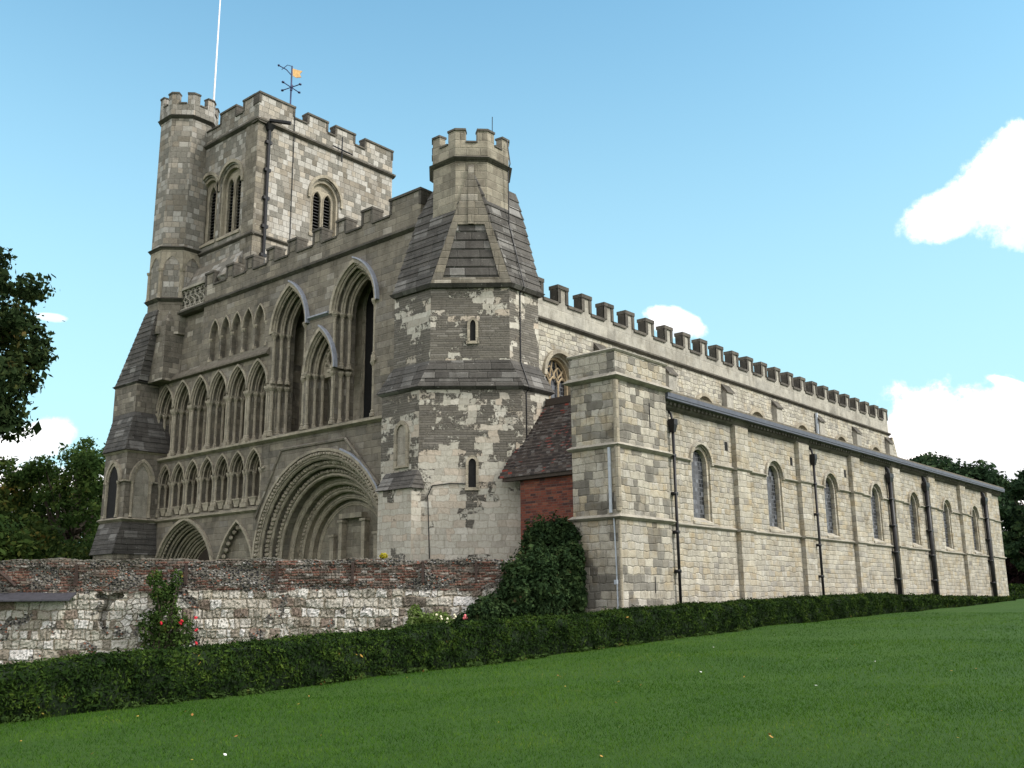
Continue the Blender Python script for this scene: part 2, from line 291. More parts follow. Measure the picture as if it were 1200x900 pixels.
def mat_glass():
    m, t, b = newmat('leaded_glass'); uv = uvco(t); u, v, _ = t.sep(uv)
    B = blocks(t, uv, .16, .15, .012, .004, 5, 0.)
    v3 = t.m('FRACT', t.m('DIVIDE', v, .30)); bar = t.step(t.m('ABSOLUTE', t.m('SUBTRACT', v3, .5)), .42, .46)
    c = t.ramp(B['r'], [(0, (.010, .012, .015)), (.5, (.022, .025, .03)), (.85, (.05, .055, .065)), (1, (.13, .14, .16))])
    lead = t.m('MAXIMUM', t.m('MULTIPLY', B['joint'], .8), bar)
    c = t.mix(lead, c, (.085, .09, .1)); b.inputs['Specular IOR Level'].default_value = .5
    t.put(b.inputs['Roughness'], t.m('ADD', t.m('MULTIPLY', lead, .4), .22))
    finish(t, b, c, t.m('ADD', B['r3'][0], t.noise(uv, 6, 2)), .35, .02); return m
M_GLASS = mat_glass()
def mat_leaf(name, cols, tr=.25, sc=1.4):
    m = bpy.data.materials.new(name); m.use_nodes = True; t = NT(m.node_tree); t.n.clear()
    P = objco(t); rn = t.node('ShaderNodeNewGeometry').outputs['Random Per Island']
    f = t.m('ADD', t.m('MULTIPLY', rn, .55), t.m('MULTIPLY', t.step(t.noise(P, sc, 4, .65), .36, .64), .45))
    c = t.ramp(f, cols)
    a = t.node('ShaderNodeBsdfPrincipled', {'Base Color': c, 'Roughness': .8, 'Specular IOR Level': .04}); d = t.node('ShaderNodeBsdfTranslucent', {'Color': c})
    x = t.node('ShaderNodeMixShader', {0: tr}); t.l.new(a.outputs[0], x.inputs[1]); t.l.new(d.outputs[0], x.inputs[2])
    t.l.new(x.outputs[0], t.node('ShaderNodeOutputMaterial').inputs[0]); return m
L_YEW = mat_leaf('yew_leaves', [(0, (.006, .013, .004)), (.4, (.012, .027, .006)), (.7, (.025, .048, .008)), (.95, (.058, .095, .016)), (.985, (.08, .11, .02)), (1, (.35, .2, .05))], .1, 1.6)
L_TREE = mat_leaf('tree_leaves', [(0, (.020, .042, .012)), (.6, (.045, .08, .02)), (.9, (.085, .12, .028)), (1, (.16, .15, .04))], .3, .5)
L_NEAR = mat_leaf('near_tree_leaves', [(0, (.012, .024, .010)), (.6, (.026, .044, .016)), (.9, (.05, .065, .02)), (1, (.12, .08, .03))], .25, .6)
L_AUTUMN = mat_leaf('turning_leaves', [(0, (.02, .04, .012)), (.6, (.05, .075, .018)), (.85, (.10, .11, .025)), (1, (.2, .12, .03))], .3, .6)
L_DARK = mat_leaf('dark_tree_leaves', [(0, (.014, .03, .016)), (.6, (.028, .052, .024)), (1, (.06, .09, .032))], .2, .4)
L_YELLOW = mat_leaf('olive_leaves', [(0, (.04, .055, .014)), (.6, (.08, .10, .022)), (1, (.13, .14, .04))], .3, .4)
L_COPPER = mat_leaf('copper_beech_leaves', [(0, (.014, .008, .010)), (1, (.035, .018, .02))], .1, .4)
L_CREEP = mat_leaf('creeper_leaves', [(0, (.014, .03, .014)), (.6, (.03, .055, .02)), (.9, (.05, .08, .028)), (1, (.09, .05, .03))], .15, 2)
L_ROSE = mat_leaf('rose_leaves', [(0, (.02, .04, .012)), (.6, (.045, .08, .02)), (.9, (.08, .13, .03)), (1, (.2, .07, .03))], .25, 2)
L_LIGHT = mat_leaf('pale_green_leaves', [(0, (.05, .09, .02)), (.6, (.12, .18, .045)), (1, (.3, .36, .16))], .3, 3)
M_RED = plain('red_petals', (.5, .012, .03), .5, 0, .15); M_PINK = plain('pink_petals', (.75, .18, .2), .5, 0, .15)
M_BARK = plain('tree_bark', (.06, .048, .036), .95, 0, .4, 12, .8)
def mat_grass():
    m, t, b = newmat('mown_lawn'); P = objco(t)
    n1 = t.m('ADD', t.m('MULTIPLY', t.noise(P, .3, 4, .6), .6), t.m('MULTIPLY', t.noise(t.vm('MULTIPLY', P, (.25, 1.3, 1)), 1.2, 4, .6), .4)); n2 = t.noise(P, 9, 5, .75); n3 = t.noise(t.vm('MULTIPLY', P, (1, 1, .2)), 60, 3, .7)
    c = t.ramp(t.m('ADD', t.m('MULTIPLY', n1, .5), t.m('MULTIPLY', n2, .5)), [(.3, (.022, .060, .006)), (.5, (.034, .084, .009)), (.7, (.056, .113, .013))])
    c = t.mix(.6, c, t.ramp(n3, [(.3, (.55, .6, .5)), (.55, (1, 1, 1)), (.8, (1.5, 1.35, 1.3))]), 'MULTIPLY')
    finish(t, b, c, t.m('ADD', n3, n2), 1., .03); return m
M_LAWN = mat_grass()
L_BLADE = mat_leaf('grass_blades', [(0, (.021, .064, .006)), (.35, (.035, .092, .009)), (.7, (.058, .126, .012)), (.92, (.085, .16, .02)), (1, (.15, .17, .04))], .2, .45)
M_LITTER = mat_leaf('fallen_leaf_brown', [(0, (.25, .12, .04)), (.5, (.45, .26, .08)), (.8, (.55, .4, .08)), (1, (.3, .1, .04))], .1, 5)

# ------------------------------------------------------------------ mesh helpers
def faceuv(me):
    n = len(me.polygons); lv = np.empty(len(me.loops), np.int64); me.loops.foreach_get('vertex_index', lv)
    co = np.empty(len(me.vertices)*3); me.vertices.foreach_get('co', co); co = co.reshape(-1, 3)
    nor = np.empty(n*3); me.polygons.foreach_get('normal', nor); nor = nor.reshape(-1, 3)
    tot = np.empty(n, np.int64); me.polygons.foreach_get('loop_total', tot); N = np.repeat(nor, tot, 0); P = co[lv]
    h = np.hypot(N[:, 0], N[:, 1]); flat = np.abs(N[:, 2]) > .8
    tx = np.where(h > 1e-6, -N[:, 1]/np.maximum(h, 1e-6), 1); ty = np.where(h > 1e-6, N[:, 0]/np.maximum(h, 1e-6), 0)
    u = P[:, 0]*tx+P[:, 1]*ty; v = P[:, 2]/np.maximum(np.sqrt(np.maximum(1-N[:, 2]**2, .01)), .3)
    u = np.where(flat, P[:, 0], u); v = np.where(flat, P[:, 1], v)
    uvl = me.uv_layers.new(name='UVMap'); uvl.data.foreach_set('uv', np.stack([u, v], 1).ravel())
def tag(o, label=None, cat=None, group=None, kind=None):
    for k, v in (('label', label), ('category', cat), ('group', group), ('kind', kind)):
        if v: o[k] = v
    return o
def empty(name, loc, label, cat, group=None):
    o = bpy.data.objects.new(name, None); COL.objects.link(o); o.location = loc; o.empty_display_size = .3
    return tag(o, label, cat, group)
def link(name, me, mat, parent=None, smooth=False):
    me.materials.append(mat); o = bpy.data.objects.new(name, me); COL.objects.link(o)
    if parent is not None:
        o.parent = parent
        q = parent; off = Vector((0, 0, 0))
        while q is not None: off += q.location; q = q.parent
        if o.type == 'MESH': me.transform(Matrix.Translation(-off))
    if smooth: me.polygons.foreach_set('use_smooth', [True]*len(me.polygons))
    return o
class MB:
    def __init__(s): s.v = []; s.f = []
    def add(s, vs, fs): b = len(s.v); s.v += [tuple(v) for v in vs]; s.f += [tuple(i+b for i in f) for f in fs]; return s
    def box(s, x0, y0, z0, x1, y1, z1):
        return s.prism([(x0, y0), (x1, y0), (x1, y1), (x0, y1)], z0, z1)
    def prism(s, p, z0, z1, q=None):
        q = q or p; n = len(p)
        return s.add([(*a, z0) for a in p]+[(*a, z1) for a in q], [tuple(range(n))[::-1], tuple(range(n, 2*n))]+[(i, (i+1) % n, n+(i+1) % n, n+i) for i in range(n)])
    def tube(s, path, r, n=6, cap=True):
        path = [Vector(p) for p in path]; rs = r if isinstance(r, (list, tuple)) else [r]*len(path); vs = []
        for i, p in enumerate(path):
            d = (path[min(i+1, len(path)-1)]-path[max(i-1, 0)]).normalized()
            a = d.orthogonal().normalized() if i == 0 else (a-d*a.dot(d)).normalized()
            c = d.cross(a)
            vs += [p+(a*math.cos(6.2832*k/n)+c*math.sin(6.2832*k/n))*rs[i] for k in range(n)]
        fs = [(i*n+k, i*n+(k+1) % n, (i+1)*n+(k+1) % n, (i+1)*n+k) for i in range(len(path)-1) for k in range(n)]
        if cap: fs += [tuple(range(n))[::-1], tuple(range((len(path)-1)*n, len(path)*n))]
        return s.add(vs, fs)
    def lathe(s, cx, cy, prof, n=10):
        vs = [(cx+r*math.cos(6.2832*k/n), cy+r*math.sin(6.2832*k/n), z) for z, r in prof for k in range(n)]
        fs = [(i*n+k, i*n+(k+1) % n, (i+1)*n+(k+1) % n, (i+1)*n+k) for i in range(len(prof)-1) for k in range(n)]
        fs += [tuple(range(n))[::-1], tuple(range((len(prof)-1)*n, len(prof)*n))]
        return s.add(vs, fs)
    def blob(s, c, r, sub=1):
        bm = bmesh.new(); bmesh.ops.create_icosphere(bm, subdivisions=sub, radius=1)
        sc = r if isinstance(r, (tuple, list)) else (r, r, r)
        vs = [(c[0]+v.co.x*sc[0]*rnd.uniform(.85, 1.12), c[1]+v.co.y*sc[1]*rnd.uniform(.85, 1.12), c[2]+v.co.z*sc[2]*rnd.uniform(.85, 1.12)) for v in bm.verts]
        fs = [tuple(v.index for v in f.verts) for f in bm.faces]; bm.free(); return s.add(vs, fs)
    def build(s, name, mat, parent=None, smooth=False, one=False):
        if not one:
            gr = s.groups()
            if len(gr) > 1:
                res = []
                for fset in gr:
                    m_ = MB(); used = sorted({i for f in fset for i in f}); mp = {o: k for k, o in enumerate(used)}
                    m_.v = [s.v[i] for i in used]; m_.f = [tuple(mp[i] for i in f) for f in fset]; res.append(m_.build(name, mat, parent, smooth, True))
                return res[0]
        me = bpy.data.meshes.new(name); me.from_pydata(s.v, [], s.f)
        bm = bmesh.new(); bm.from_mesh(me); bmesh.ops.recalc_face_normals(bm, faces=bm.faces); bm.to_mesh(me); bm.free()
        faceuv(me); return link(name, me, mat, parent, smooth)
    def groups(s):
        """faces sorted into pieces that stand well apart from each other"""
        par = list(range(len(s.v)))
        def fd(a):
            while par[a] != a: par[a] = par[par[a]]; a = par[a]
            return a
        for f in s.f:
            for i in f[1:]:
                a, b = fd(f[0]), fd(i)
                if a != b: par[a] = b
        isl = {}
        for f in s.f: isl.setdefault(fd(f[0]), []).append(f)
        keys = list(isl)
        if len(keys) < 2 or len(keys) > 900: return [s.f]
        lo = np.empty((len(keys), 3)); hi = np.empty((len(keys), 3)); V = np.array([tuple(v) for v in s.v])
        for k, q in enumerate(keys):
            ids = list({i for f in isl[q] for i in f}); lo[k] = V[ids].min(0); hi[k] = V[ids].max(0)
        size = np.linalg.norm(hi-lo, axis=1); p2 = list(range(len(keys)))
        def f2(a):
            while p2[a] != a: p2[a] = p2[p2[a]]; a = p2[a]
            return a
        for a in range(len(keys)):
            gap = np.linalg.norm(np.maximum(0, np.maximum(lo-hi[a], lo[a]-hi)), axis=1)
            for b in np.nonzero(gap < .45*np.maximum(size, size[a]))[0]:
                x_, y_ = f2(a), f2(int(b))
                if x_ != y_: p2[x_] = y_
        out = {}
        for k, q in enumerate(keys): out.setdefault(f2(k), []).extend(isl[q])
        return list(out.values())
class Frame:
    """upright plane: u runs along the wall, v is height, d is depth into the wall (negative = proud)"""
    def __init__(s, o, u, inn): s.o = Vector((*o, 0)); s.u = Vector((*u, 0)); s.n = Vector((*inn, 0))
    def p(s, u, v, d): q = s.o+s.u*u+s.n*d; return (q.x, q.y, v)
FW = Frame((24, 0), (0, 1), (1, 0))                 # west front
def arch(c, hw, zb, zs, za, n=9, close=False):
    """from bottom left over the apex to bottom right"""
    h = za-zs; pts = [(c-hw, zb)]
    if h >= hw*1.001:
        r = (hw*hw+h*h)/(2*hw); a = math.asin(h/r) if h <= r else math.pi-math.asin(h/r)
        a = math.atan2(h, r-hw) if r > hw else math.pi/2
        L = [(c-hw+r-r*math.cos(a*i/n), zs+r*math.sin(a*i/n)) for i in range(n+1)]
    else: L = [(c-hw*math.cos(math.pi/2*i/n), zs+h*math.sin(math.pi/2*i/n)) for i in range(n+1)]
    return pts+L+[(2*c-x, z) for x, z in L[:-1][::-1]]+[(c+hw, zb)]
def rect(u0, v0, u1, v1): return [(u0, v0), (u1, v0), (u1, v1), (u0, v1)]
def plate(mb, fr, outer, holes, d0, d1, jambs=True):
    loops = [outer]+holes; flat = [p for l in loops for p in l]
    tris = tessellate_polygon([[Vector((*p, 0)) for p in l] for l in loops]); n = len(flat)
    fs = [tuple(x) for x in tris]+[tuple(i+n for i in x)[::-1] for x in tris]; b = 0
    for l in loops:
        k = len(l); fs += [(b+i, b+(i+1) % k, n+b+(i+1) % k, n+b+i) for i in range(k)]; b += k
    mb.add([fr.p(u, v, d0) for u, v in flat]+[fr.p(u, v, d1) for u, v in flat], fs)
def ring(mb, fr, po, pi, d0, d1):
    n = len(po); vs = [fr.p(*p, d0) for p in po]+[fr.p(*p, d0) for p in pi]+[fr.p(*p, d1) for p in po]+[fr.p(*p, d1) for p in pi]; fs = []
    for i in range(n-1): fs += [(i, i+1, n+i+1, n+i), (2*n+i, 3*n+i, 3*n+i+1, 2*n+i+1), (i, 2*n+i, 2*n+i+1, i+1), (n+i, n+i+1, 3*n+i+1, 3*n+i)]
    fs += [(0, n, 3*n, 2*n), (n-1, 3*n-1, 4*n-1, 2*n-1)]; mb.add(vs, fs)
def roll(mb, fr, path, r, d, n=6): mb.tube([fr.p(u, v, d) for u, v in path], r, n)
def fbox(mb, fr, u0, v0, u1, v1, d0, d1):
    c = [(u, v, d) for u in (u0, u1) for v in (v0, v1) for d in (d0, d1)]
    mb.add([fr.p(*x) for x in c], [(0, 1, 3, 2), (4, 6, 7, 5), (0, 4, 5, 1), (2, 3, 7, 6), (0, 2, 6, 4), (1, 5, 7, 3)])
def fprofile(mb, fr, u0, u1, prof):
    """prof: closed (v, d) outline swept along u"""
    n = len(prof); mb.add([fr.p(u0, v, d) for v, d in prof]+[fr.p(u1, v, d) for v, d in prof], [tuple(range(n)), tuple(range(n, 2*n))[::-1]]+[(i, n+i, n+(i+1) % n, (i+1) % n) for i in range(n)])
def string(mb, fr, u0, u1, z, h=.16, pr=.12, back=.02):
    fprofile(mb, fr, u0, u1, [(z+h/2, back), (z+h/2-.05, -pr), (z-h*.1, -pr), (z-h/2, -.02), (z-h/2, back)])
def polyband(mb, poly, z0, z1, out):
    mb.prism(offset(poly, out), z0, z1)
def offset(poly, d):
    n = len(poly); area = sum(poly[i][0]*poly[(i+1) % n][1]-poly[(i+1) % n][0]*poly[i][1] for i in range(n)); sg = 1 if area > 0 else -1; out = []
    for i in range(n):
        p0, p1, p2 = (Vector(poly[i-1]), Vector(poly[i]), Vector(poly[(i+1) % n]))
        a = (p1-p0).normalized(); b = (p2-p1).normalized(); na = Vector((a.y, -a.x))*sg; nb = Vector((b.y, -b.x))*sg
        k = (na+nb); k = k/max(k.dot(na), .3); out.append(tuple(p1+k*d))
    return out
def lerp_poly(P, Q, t_): return [(a[0]+(b[0]-a[0])*t_, a[1]+(b[1]-a[1])*t_) for a, b in zip(P, Q)]
def stepped(mb, P, Q, z0, z1, n, lip=.035, jig=0.):
    """sloping stone-slab roof: overlapping courses"""
    for i in range(n):
        a = offset(lerp_poly(P, Q, i/n), lip) if lip else lerp_poly(P, Q, i/n); b = lerp_poly(P, Q, (i+1)/n)
        mb.prism(a, z0+(z1-z0)*i/n-(.02 if i else 0), z0+(z1-z0)*(i+1)/n, b)
def octagon(c, ap, rot=0): r = ap/math.cos(math.pi/8); return [(c[0]+r*math.cos(math.pi/8+rot+i*math.pi/4), c[1]+r*math.sin(math.pi/8+rot+i*math.pi/4)) for i in range(8)]
def crenel_oct(mb, cop, c, ap, z0, zc, zt, th=.25, part=.3):
    O = octagon(c, ap); I = octagon(c, ap-th)
    def seg(m, O_, I_, i, t0, t1, a, b):
        j = (i+1) % 8; f = lambda P, t_: (P[i][0]+(P[j][0]-P[i][0])*t_, P[i][1]+(P[j][1]-P[i][1])*t_)
        m.prism([f(O_, t0), f(O_, t1), f(I_, t1), f(I_, t0)], a, b)
    Oc = octagon(c, ap+.04); Ic = octagon(c, ap-th-.04)
    for i in range(8):
        seg(mb, O, I, i, 0, 1, z0, zc)
        for a, b in ((0, part), (1-part, 1)):
            seg(mb, O, I, i, a, b, zc, zt-.08); seg(cop, Oc, Ic, i, max(0, a-.02), min(1, b+.02), zt-.08, zt)
        seg(cop, Oc, Ic, i, part+.02, 1-part-.02, zc, zc+.07)
def battlement(mb, cop, fr, u0, u1, z0, zc, zt, merlons, th=.4, ct=.09):
    fbox(mb, fr, u0, z0, u1, zc, 0, th); cur = u0
    for a, b in sorted(merlons):
        fbox(mb, fr, a, zc, b, zt-ct, 0, th); fbox(cop, fr, a-.045, zt-ct, b+.045, zt, -.06, th+.06)
        if a-cur > .05: fbox(cop, fr, cur+.003, zc, a-.003, zc+ct*.8, -.06, th+.06)
        # the coping returns down both jambs of the merlon
        for e, sg in ((a, -1), (b, 1)): fbox(cop, fr, min(e+sg*.03, e-sg*.1), zc+ct*.8+.002, max(e+sg*.03, e-sg*.1), zt-ct-.002, -.025, th+.02)
        cur = b
    if u1-cur > .05: fbox(cop, fr, cur+.003, zc, u1, zc+ct*.8, -.06, th+.06)

def ground(x, y):
    x = np.asarray(x, float); y = np.asarray(y, float)
    z = np.interp(x, [-500, -20, 0, 6, 11, 18, 31, 44, 60, 80, 600], [-2.3, -1.85, -1.72, -1.66, -1.52, -1.3, -.8, -.48, -.17, .15, .6])
    z = z+.62*np.exp(-((x-68)/13.)**2-((y-8.5)/6.)**2)+.025*np.sin(x*.9+y*.5)*np.sin(y*.7-x*.2)
    return z
# ------------------------------------------------------------------ ground (one sheet to the horizon)
gx = np.concatenate([[-900, -300, -100, -40], np.arange(-20, 90, .8), [95, 110, 150, 250, 500, 1500]])
gy = np.concatenate([[-900, -300, -100, -40], np.arange(-20, 60, .8), [70, 90, 150, 300, 700, 1500]])
X, Y = np.meshgrid(gx, gy, indexing='ij'); Zg = ground(X, Y)
me = bpy.data.meshes.new('lawn'); nx, ny = X.shape
idx = np.arange(nx*ny).reshape(nx, ny)
me.from_pydata(np.stack([X, Y, Zg], -1).reshape(-1, 3).tolist(), [], np.stack([idx[:-1, :-1], idx[1:, :-1], idx[1:, 1:], idx[:-1, 1:]], -1).reshape(-1, 4).tolist())
tag(link('lawn', me, M_LAWN, None, True), 'mown green lawn sloping gently up to the right', 'ground', kind='structure')
# ================================================================== THE CHURCH
CH = empty('priory_church', (24, 17, 0), 'large medieval stone priory church with battlemented tower, carved west front and long aisle', 'church')
# ---------------- south aisle
YA = 17.0; FA = Frame((0, YA), (1, 0), (0, 1))
PIL = [(31.85, 32.8), (37.12, 38.07), (42.47, 43.4), (47.47, 48.4), (52.57, 53.5), (57.72, 58.65), (62.82, 63.75)]
WIN = [29.55, 35.1, 40.35, 45.45, 50.45, 55.55, 60.5]
holes = [arch(c, .63, 2.68, 4.68, 5.32, 7) for c in WIN]
mb = MB(); plate(mb, FA, rect(24.35, -1.6, 65.8, 6.28), holes, 0, .7); fbox(mb, FA, 65.1, -1.6, 65.797, 6.28, .702, 5.2)
aisle = mb.build('south_aisle_wall', M_AISLE, CH); aisle['label'] = 'pale coursed rubble wall of the long south aisle'
putlog = MB()
for u in (31.45, 36.75, 42.1): fbox(putlog, FA, u-.12, 5.35, u+.1, 5.68, -.004, .05)
putlog.build('putlog_hole', M_VOID, aisle)
for (a, b) in PIL:
    m1 = MB(); fbox(m1, FA, a, -1.5, b, 6.05, -.18, .003)
    fprofile(m1, FA, a, b, [(6.05, .003), (6.05, -.18), (6.3, -.2), (6.42, .003)])
    bt = m1.build('buttress', M_PILAST, CH)
    ms = MB()
    for z in (2.53, 4.74): string(ms, Frame((0, YA-.18), (1, 0), (0, 1)), a-.08, b+.08, z, .13, .08, .19)
    ms.build('string_course', M_STRING, bt)
ms = MB(); edges = [26.95]+[e for p in PIL for e in (p[0]-.1, p[1]+.1)]+[65.85]
for i in range(0, len(edges), 2):
    string(ms, FA, edges[i], edges[i+1], 2.53, .14, .1, .01)
    ws = [c for c in WIN if edges[i] < c < edges[i+1]]
    cur = edges[i]
    for c in ws: string(ms, FA, cur, c-.74, 4.74, .13, .1, .01); cur = c+.74
    string(ms, FA, cur, edges[i+1], 4.74, .13, .1, .01)
ms.build('string_course', M_STRING, CH)
for c in WIN:
    wf = MB(); out = arch(c, .79, 4.68, 4.68, 5.47, 9); inn = arch(c, .67, 4.68, 4.68, 5.36, 9)
    ring(wf, FA, out, inn, -.09, .01)
    f1 = arch(c, .66, 2.66, 4.68, 5.34, 9); f2 = arch(c, .5, 2.75, 4.68, 5.2, 9)
    ring(wf, FA, f1, f2, .06, .34)
    fprofile(wf, FA, c-.66, c+.66, [(2.6, -.05), (2.68, -.05), (2.92, .34), (2.6, .34)])
    win = wf.build('window_surround', M_PILAST, CH)
    g = MB(); plate(g, FA, arch(c, .62, 2.7, 4.68, 5.3, 9), [], .22, .24); g.build('leaded_pane', M_GLASS, win)
# gutter, corbel table and roof
g = MB(); fprofile(g, FA, 26.96, 65.95, [(6.62, -.42), (6.76, -.42), (6.76, -.3), (6.62, -.30)]); fprofile(g, FA, 26.96, 65.95, [(6.55, -.40), (6.62, -.40), (6.62, -.2), (6.55, -.2)])
g.build('gutter', M_LEAD2, CH)
g = MB(); fprofile(g, FA, 26.96, 65.9, [(6.28, .02), (6.36, -.1), (6.55, -.24), (6.55, .3), (6.28, .3)])
for i in range(150):
    x = 27.1+i*.258
    if not any(a-.12 < x < b+.12 for a, b in PIL): fbox(g, FA, x, 6.42, x+.1, 6.53, -.24, -.06)
g.build('eaves_corbel_table', M_DARKCOP, CH)
g = MB(); fprofile(g, FA, 26.95, 65.95, [(6.77, -.38), (6.84, -.38), (7.25, 5.2), (6.6, 5.2), (6.6, -.2)]); g.build('aisle_roof', M_LEADROOF, CH)
# downpipes
def downpipe(x, y, z0, z1, r, hop, mat=M_IRON):
    m1 = MB(); m1.tube([(x, y, z0), (x, y, z1)], r, 8)
    for k in range(5): z = z0+.5+k*(z1-z0-.6)/4.6; m1.box(x-r*1.7, y-r*.8, z, x+r*1.7, y+.16, z+.1)
    p = m1.build('downpipe', mat, CH, True)
    if hop:
        h = MB(); a = r*2.0; h.prism([(x-a*.6, y-.07), (x+a*.6, y-.07), (x+a*.6, y+.1), (x-a*.6, y+.1)], z1-.02, z1+.22, [(x-a, y-.12), (x+a, y-.12), (x+a, y+.1), (x-a, y+.1)])
        h.box(x-a*1.1, y-.13, z1+.22, x+a*1.1, y+.1, z1+.42); h.tube([(x, y, z1+.35), (x, y+.05, z1+.6), (x, y+.2, z1+.8)], r*.8, 6); h.build('hopper', mat, p)
for x, y, r in ((27.62, 16.86, .05), (38.5, 16.84, .055), (47.05, 16.85, .11), (52.15, 16.85, .12), (62.35, 16.85, .12)): downpipe(x, y, -.8, 5.55, r, True)
# ---------------- aisle corner pier
pr = [(24.1, 16.68), (26.95, 16.68), (26.95, 18.4), (24.1, 18.4)]
m1 = MB(); m1.prism(pr, -1.7, 6.82); m1.prism(offset(pr, .03), 6.95, 7.62)
pier = m1.build('corner_pier', M_PIER, CH)
m1 = MB()
for z in (2.55, 4.72):
    m1.prism(offset(pr, .03), z-.1, z-.02, offset(pr, .14)); m1.prism(offset(pr, .14), z-.02, z+.07, offset(pr, .02))
m1.prism(offset(pr, .03), 6.74, 6.82, offset(pr, .2)); m1.prism(offset(pr, .2), 6.82, 6.95, offset(pr, .06))
m1.prism(offset(pr, .05), 7.62, 7.68, offset(pr, .1)); m1.prism(offset(pr, .1), 7.68, 7.74, offset(pr, .0))
m1.build('string_course', M_STRING, pier)
m1 = MB(); m1.tube([(24.11, 16.69, 2.7), (24.11, 16.69, 6.7)], .09, 8); m1.tube([(24.12, 16.7, -1.6), (24.12, 16.7, 2.4)], .05, 8); m1.build('angle_shaft', M_MOULD, pier)
m1 = MB(); m1.tube([(24.02, 16.93, 2.65), (24.02, 16.93, 4.62)], .05, 8); m1.build('downpipe', M_GREYPIPE, pier)
m1 = MB(); m1.tube([(24.05, 16.85, 2.5), (24.06, 16.82, 1.2), (24.05, 16.8, -.3), (24.06, 16.8, -1.4)], .022, 5); m1.box(24.0, 16.78, .55, 24.08, 16.88, .68); m1.build('conduit', M_GREYPIPE, pier)
m1 = MB(); fbox(m1, Frame((0, 16.68), (1, 0), (0, 1)), 25.93, 5.45, 25.99, 6.25, -.004, .05); fbox(m1, Frame((0, 16.68), (1, 0), (0, 1)), 25.88, .3, 25.92, .8, -.01, .05); m1.build('slit', M_VOID, pier)
# ---------------- nave
YN = 22.1; FN = Frame((0, YN), (1, 0), (0, 1))
NW = [28.3, 33.75, 39.0, 44.1, 49.25, 54.4, 59.6]
holes = [arch(c, .88, 6.4, 8.35, 9.25, 8) for c in NW]
m1 = MB(); plate(m1, FN, rect(25.6, 0, 62.3, 10.38), holes, 0, .8); fbox(m1, FN, 61.5, 0, 62.297, 10.38, .802, 14)
nave = m1.build('nave_wall', M_AISLE2, CH); nave['label'] = 'rough grey rubble clerestory wall above the aisle roof'
for i, c in enumerate(NW):
    wf = MB(); ring(wf, FN, arch(c, 1.06, 8.3, 8.35, 9.42, 9), arch(c, .9, 8.3, 8.35, 9.27, 9), -.12, .02)
    ring(wf, FN, arch(c, .9, 6.4, 8.35, 9.27, 9), arch(c, .78, 6.4, 8.35, 9.15, 9), .1, .4)
    win = wf.build('clerestory_window', M_MOULD, CH)
    tr = MB()
    for k in (-.26, .26): roll(tr, FN, [(c+k, 6.4, ), (c+k, 8.3)], .04, .3, 5)
    for cc in (c-.52, c, c+.52): roll(tr, FN, arch(cc, .26, 8.0, 8.05, 8.45, 4), .035, .3, 5)
    for a, b in (((c-.26, 8.35), (c-.1, 9.0)), ((c+.26, 8.35), (c+.1, 9.0)), ((c-.26, 8.4), (c-.62, 8.8)), ((c+.26, 8.4), (c+.62, 8.8))): roll(tr, FN, [a, b], .035, .3, 5)
    for cc in (c-.26, c+.26): roll(tr, FN, arch(cc, .24, 8.35, 8.45, 8.8, 4), .03, .3, 5)
    ring(tr, FN, arch(c, .8, 6.4, 8.35, 9.17, 9), arch(c, .7, 6.4, 8.35, 9.07, 9), .22, .36)
    tr.build('tracery', M_TRACERY, win)
    g = MB(); plate(g, FN, arch(c, .85, 6.45, 8.35, 9.2, 8), [], .38, .4); g.build('leaded_pane', M_GLASS, win)
for x in (30.9, 36.0, 41.1, 46.3, 51.5, 56.7, 61.9):
    b_ = MB(); w_ = .32; fbox(b_, FN, x-w_, 6.5, x+w_, 9.75, -.24, .003)
    fprofile(b_, FN, x-w_, x+w_, [(9.75, .003), (9.75, -.23), (10.1, .003)]); p = b_.build('buttress', M_PARAPET, CH)
    b_ = MB(); fprofile(b_, FN, x-w_-.06, x+w_+.06, [(9.95, .002), (9.72, -.3), (9.8, -.3), (10.18, .002)]); b_.build('buttress_coping', M_DARKCOP, p)
m1 = MB(); string(m1, FN, 25.6, 62.4, 10.42, .2, .14, .3); m1.build('string_course', M_DARKCOP, CH)
m1 = MB(); cp = MB(); mer = []
x = 25.9-.73
x = 28.26-1.52*2
while x < 62: mer.append((x, x+.6)); x += 1.52
mer = [m_ for m_ in mer if m_[0] > 25.6]; mer[-1] = (61.5, 62.3)
battlement(m1, cp, FN, 25.6, 62.3, 10.5, 11.2, 12.02, mer, .34, .15)
for a, b in mer: fbox(cp, FN, a-.03, 11.31, a+.16, 11.868, -.04, .01); fbox(cp, FN, b-.13, 11.31, b+.03, 11.868, -.04, .01)
for a, b in mer:
    pass
p = m1.build('nave_battlement', M_PARAPET, CH); p['label'] = 'pale battlement running along the nave roof'; cp.build('coping', M_DARKCOP, p)
m1 = MB(); fprofile(m1, FN, 26.45, 62.2, [(10.6, .5), (10.4, .5), (10.4, 11.5), (10.6, 11.5), (11.1, 6)]); m1.build('nave_roof', M_LEADROOF, CH)
m1 = MB(); m1.box(26.45, 33.6, -1.6, 62.3, 34.3, 12.0); m1.build('north_wall', M_AISLE2, CH)
m1 = MB(); m1.prism([(62.3, 21.9), (63.1, 21.9), (63.1, 23.4), (62.3, 23.4)], 0, 8.8); m1.prism([(62.3, 21.9), (63.1, 21.9), (63.1, 23.4), (62.3, 23.4)], 8.8, 10.2, [(62.3, 21.9), (62.45, 21.9), (62.45, 23.4), (62.3, 23.4)]); m1.build('buttress', M_AISLE2, CH)
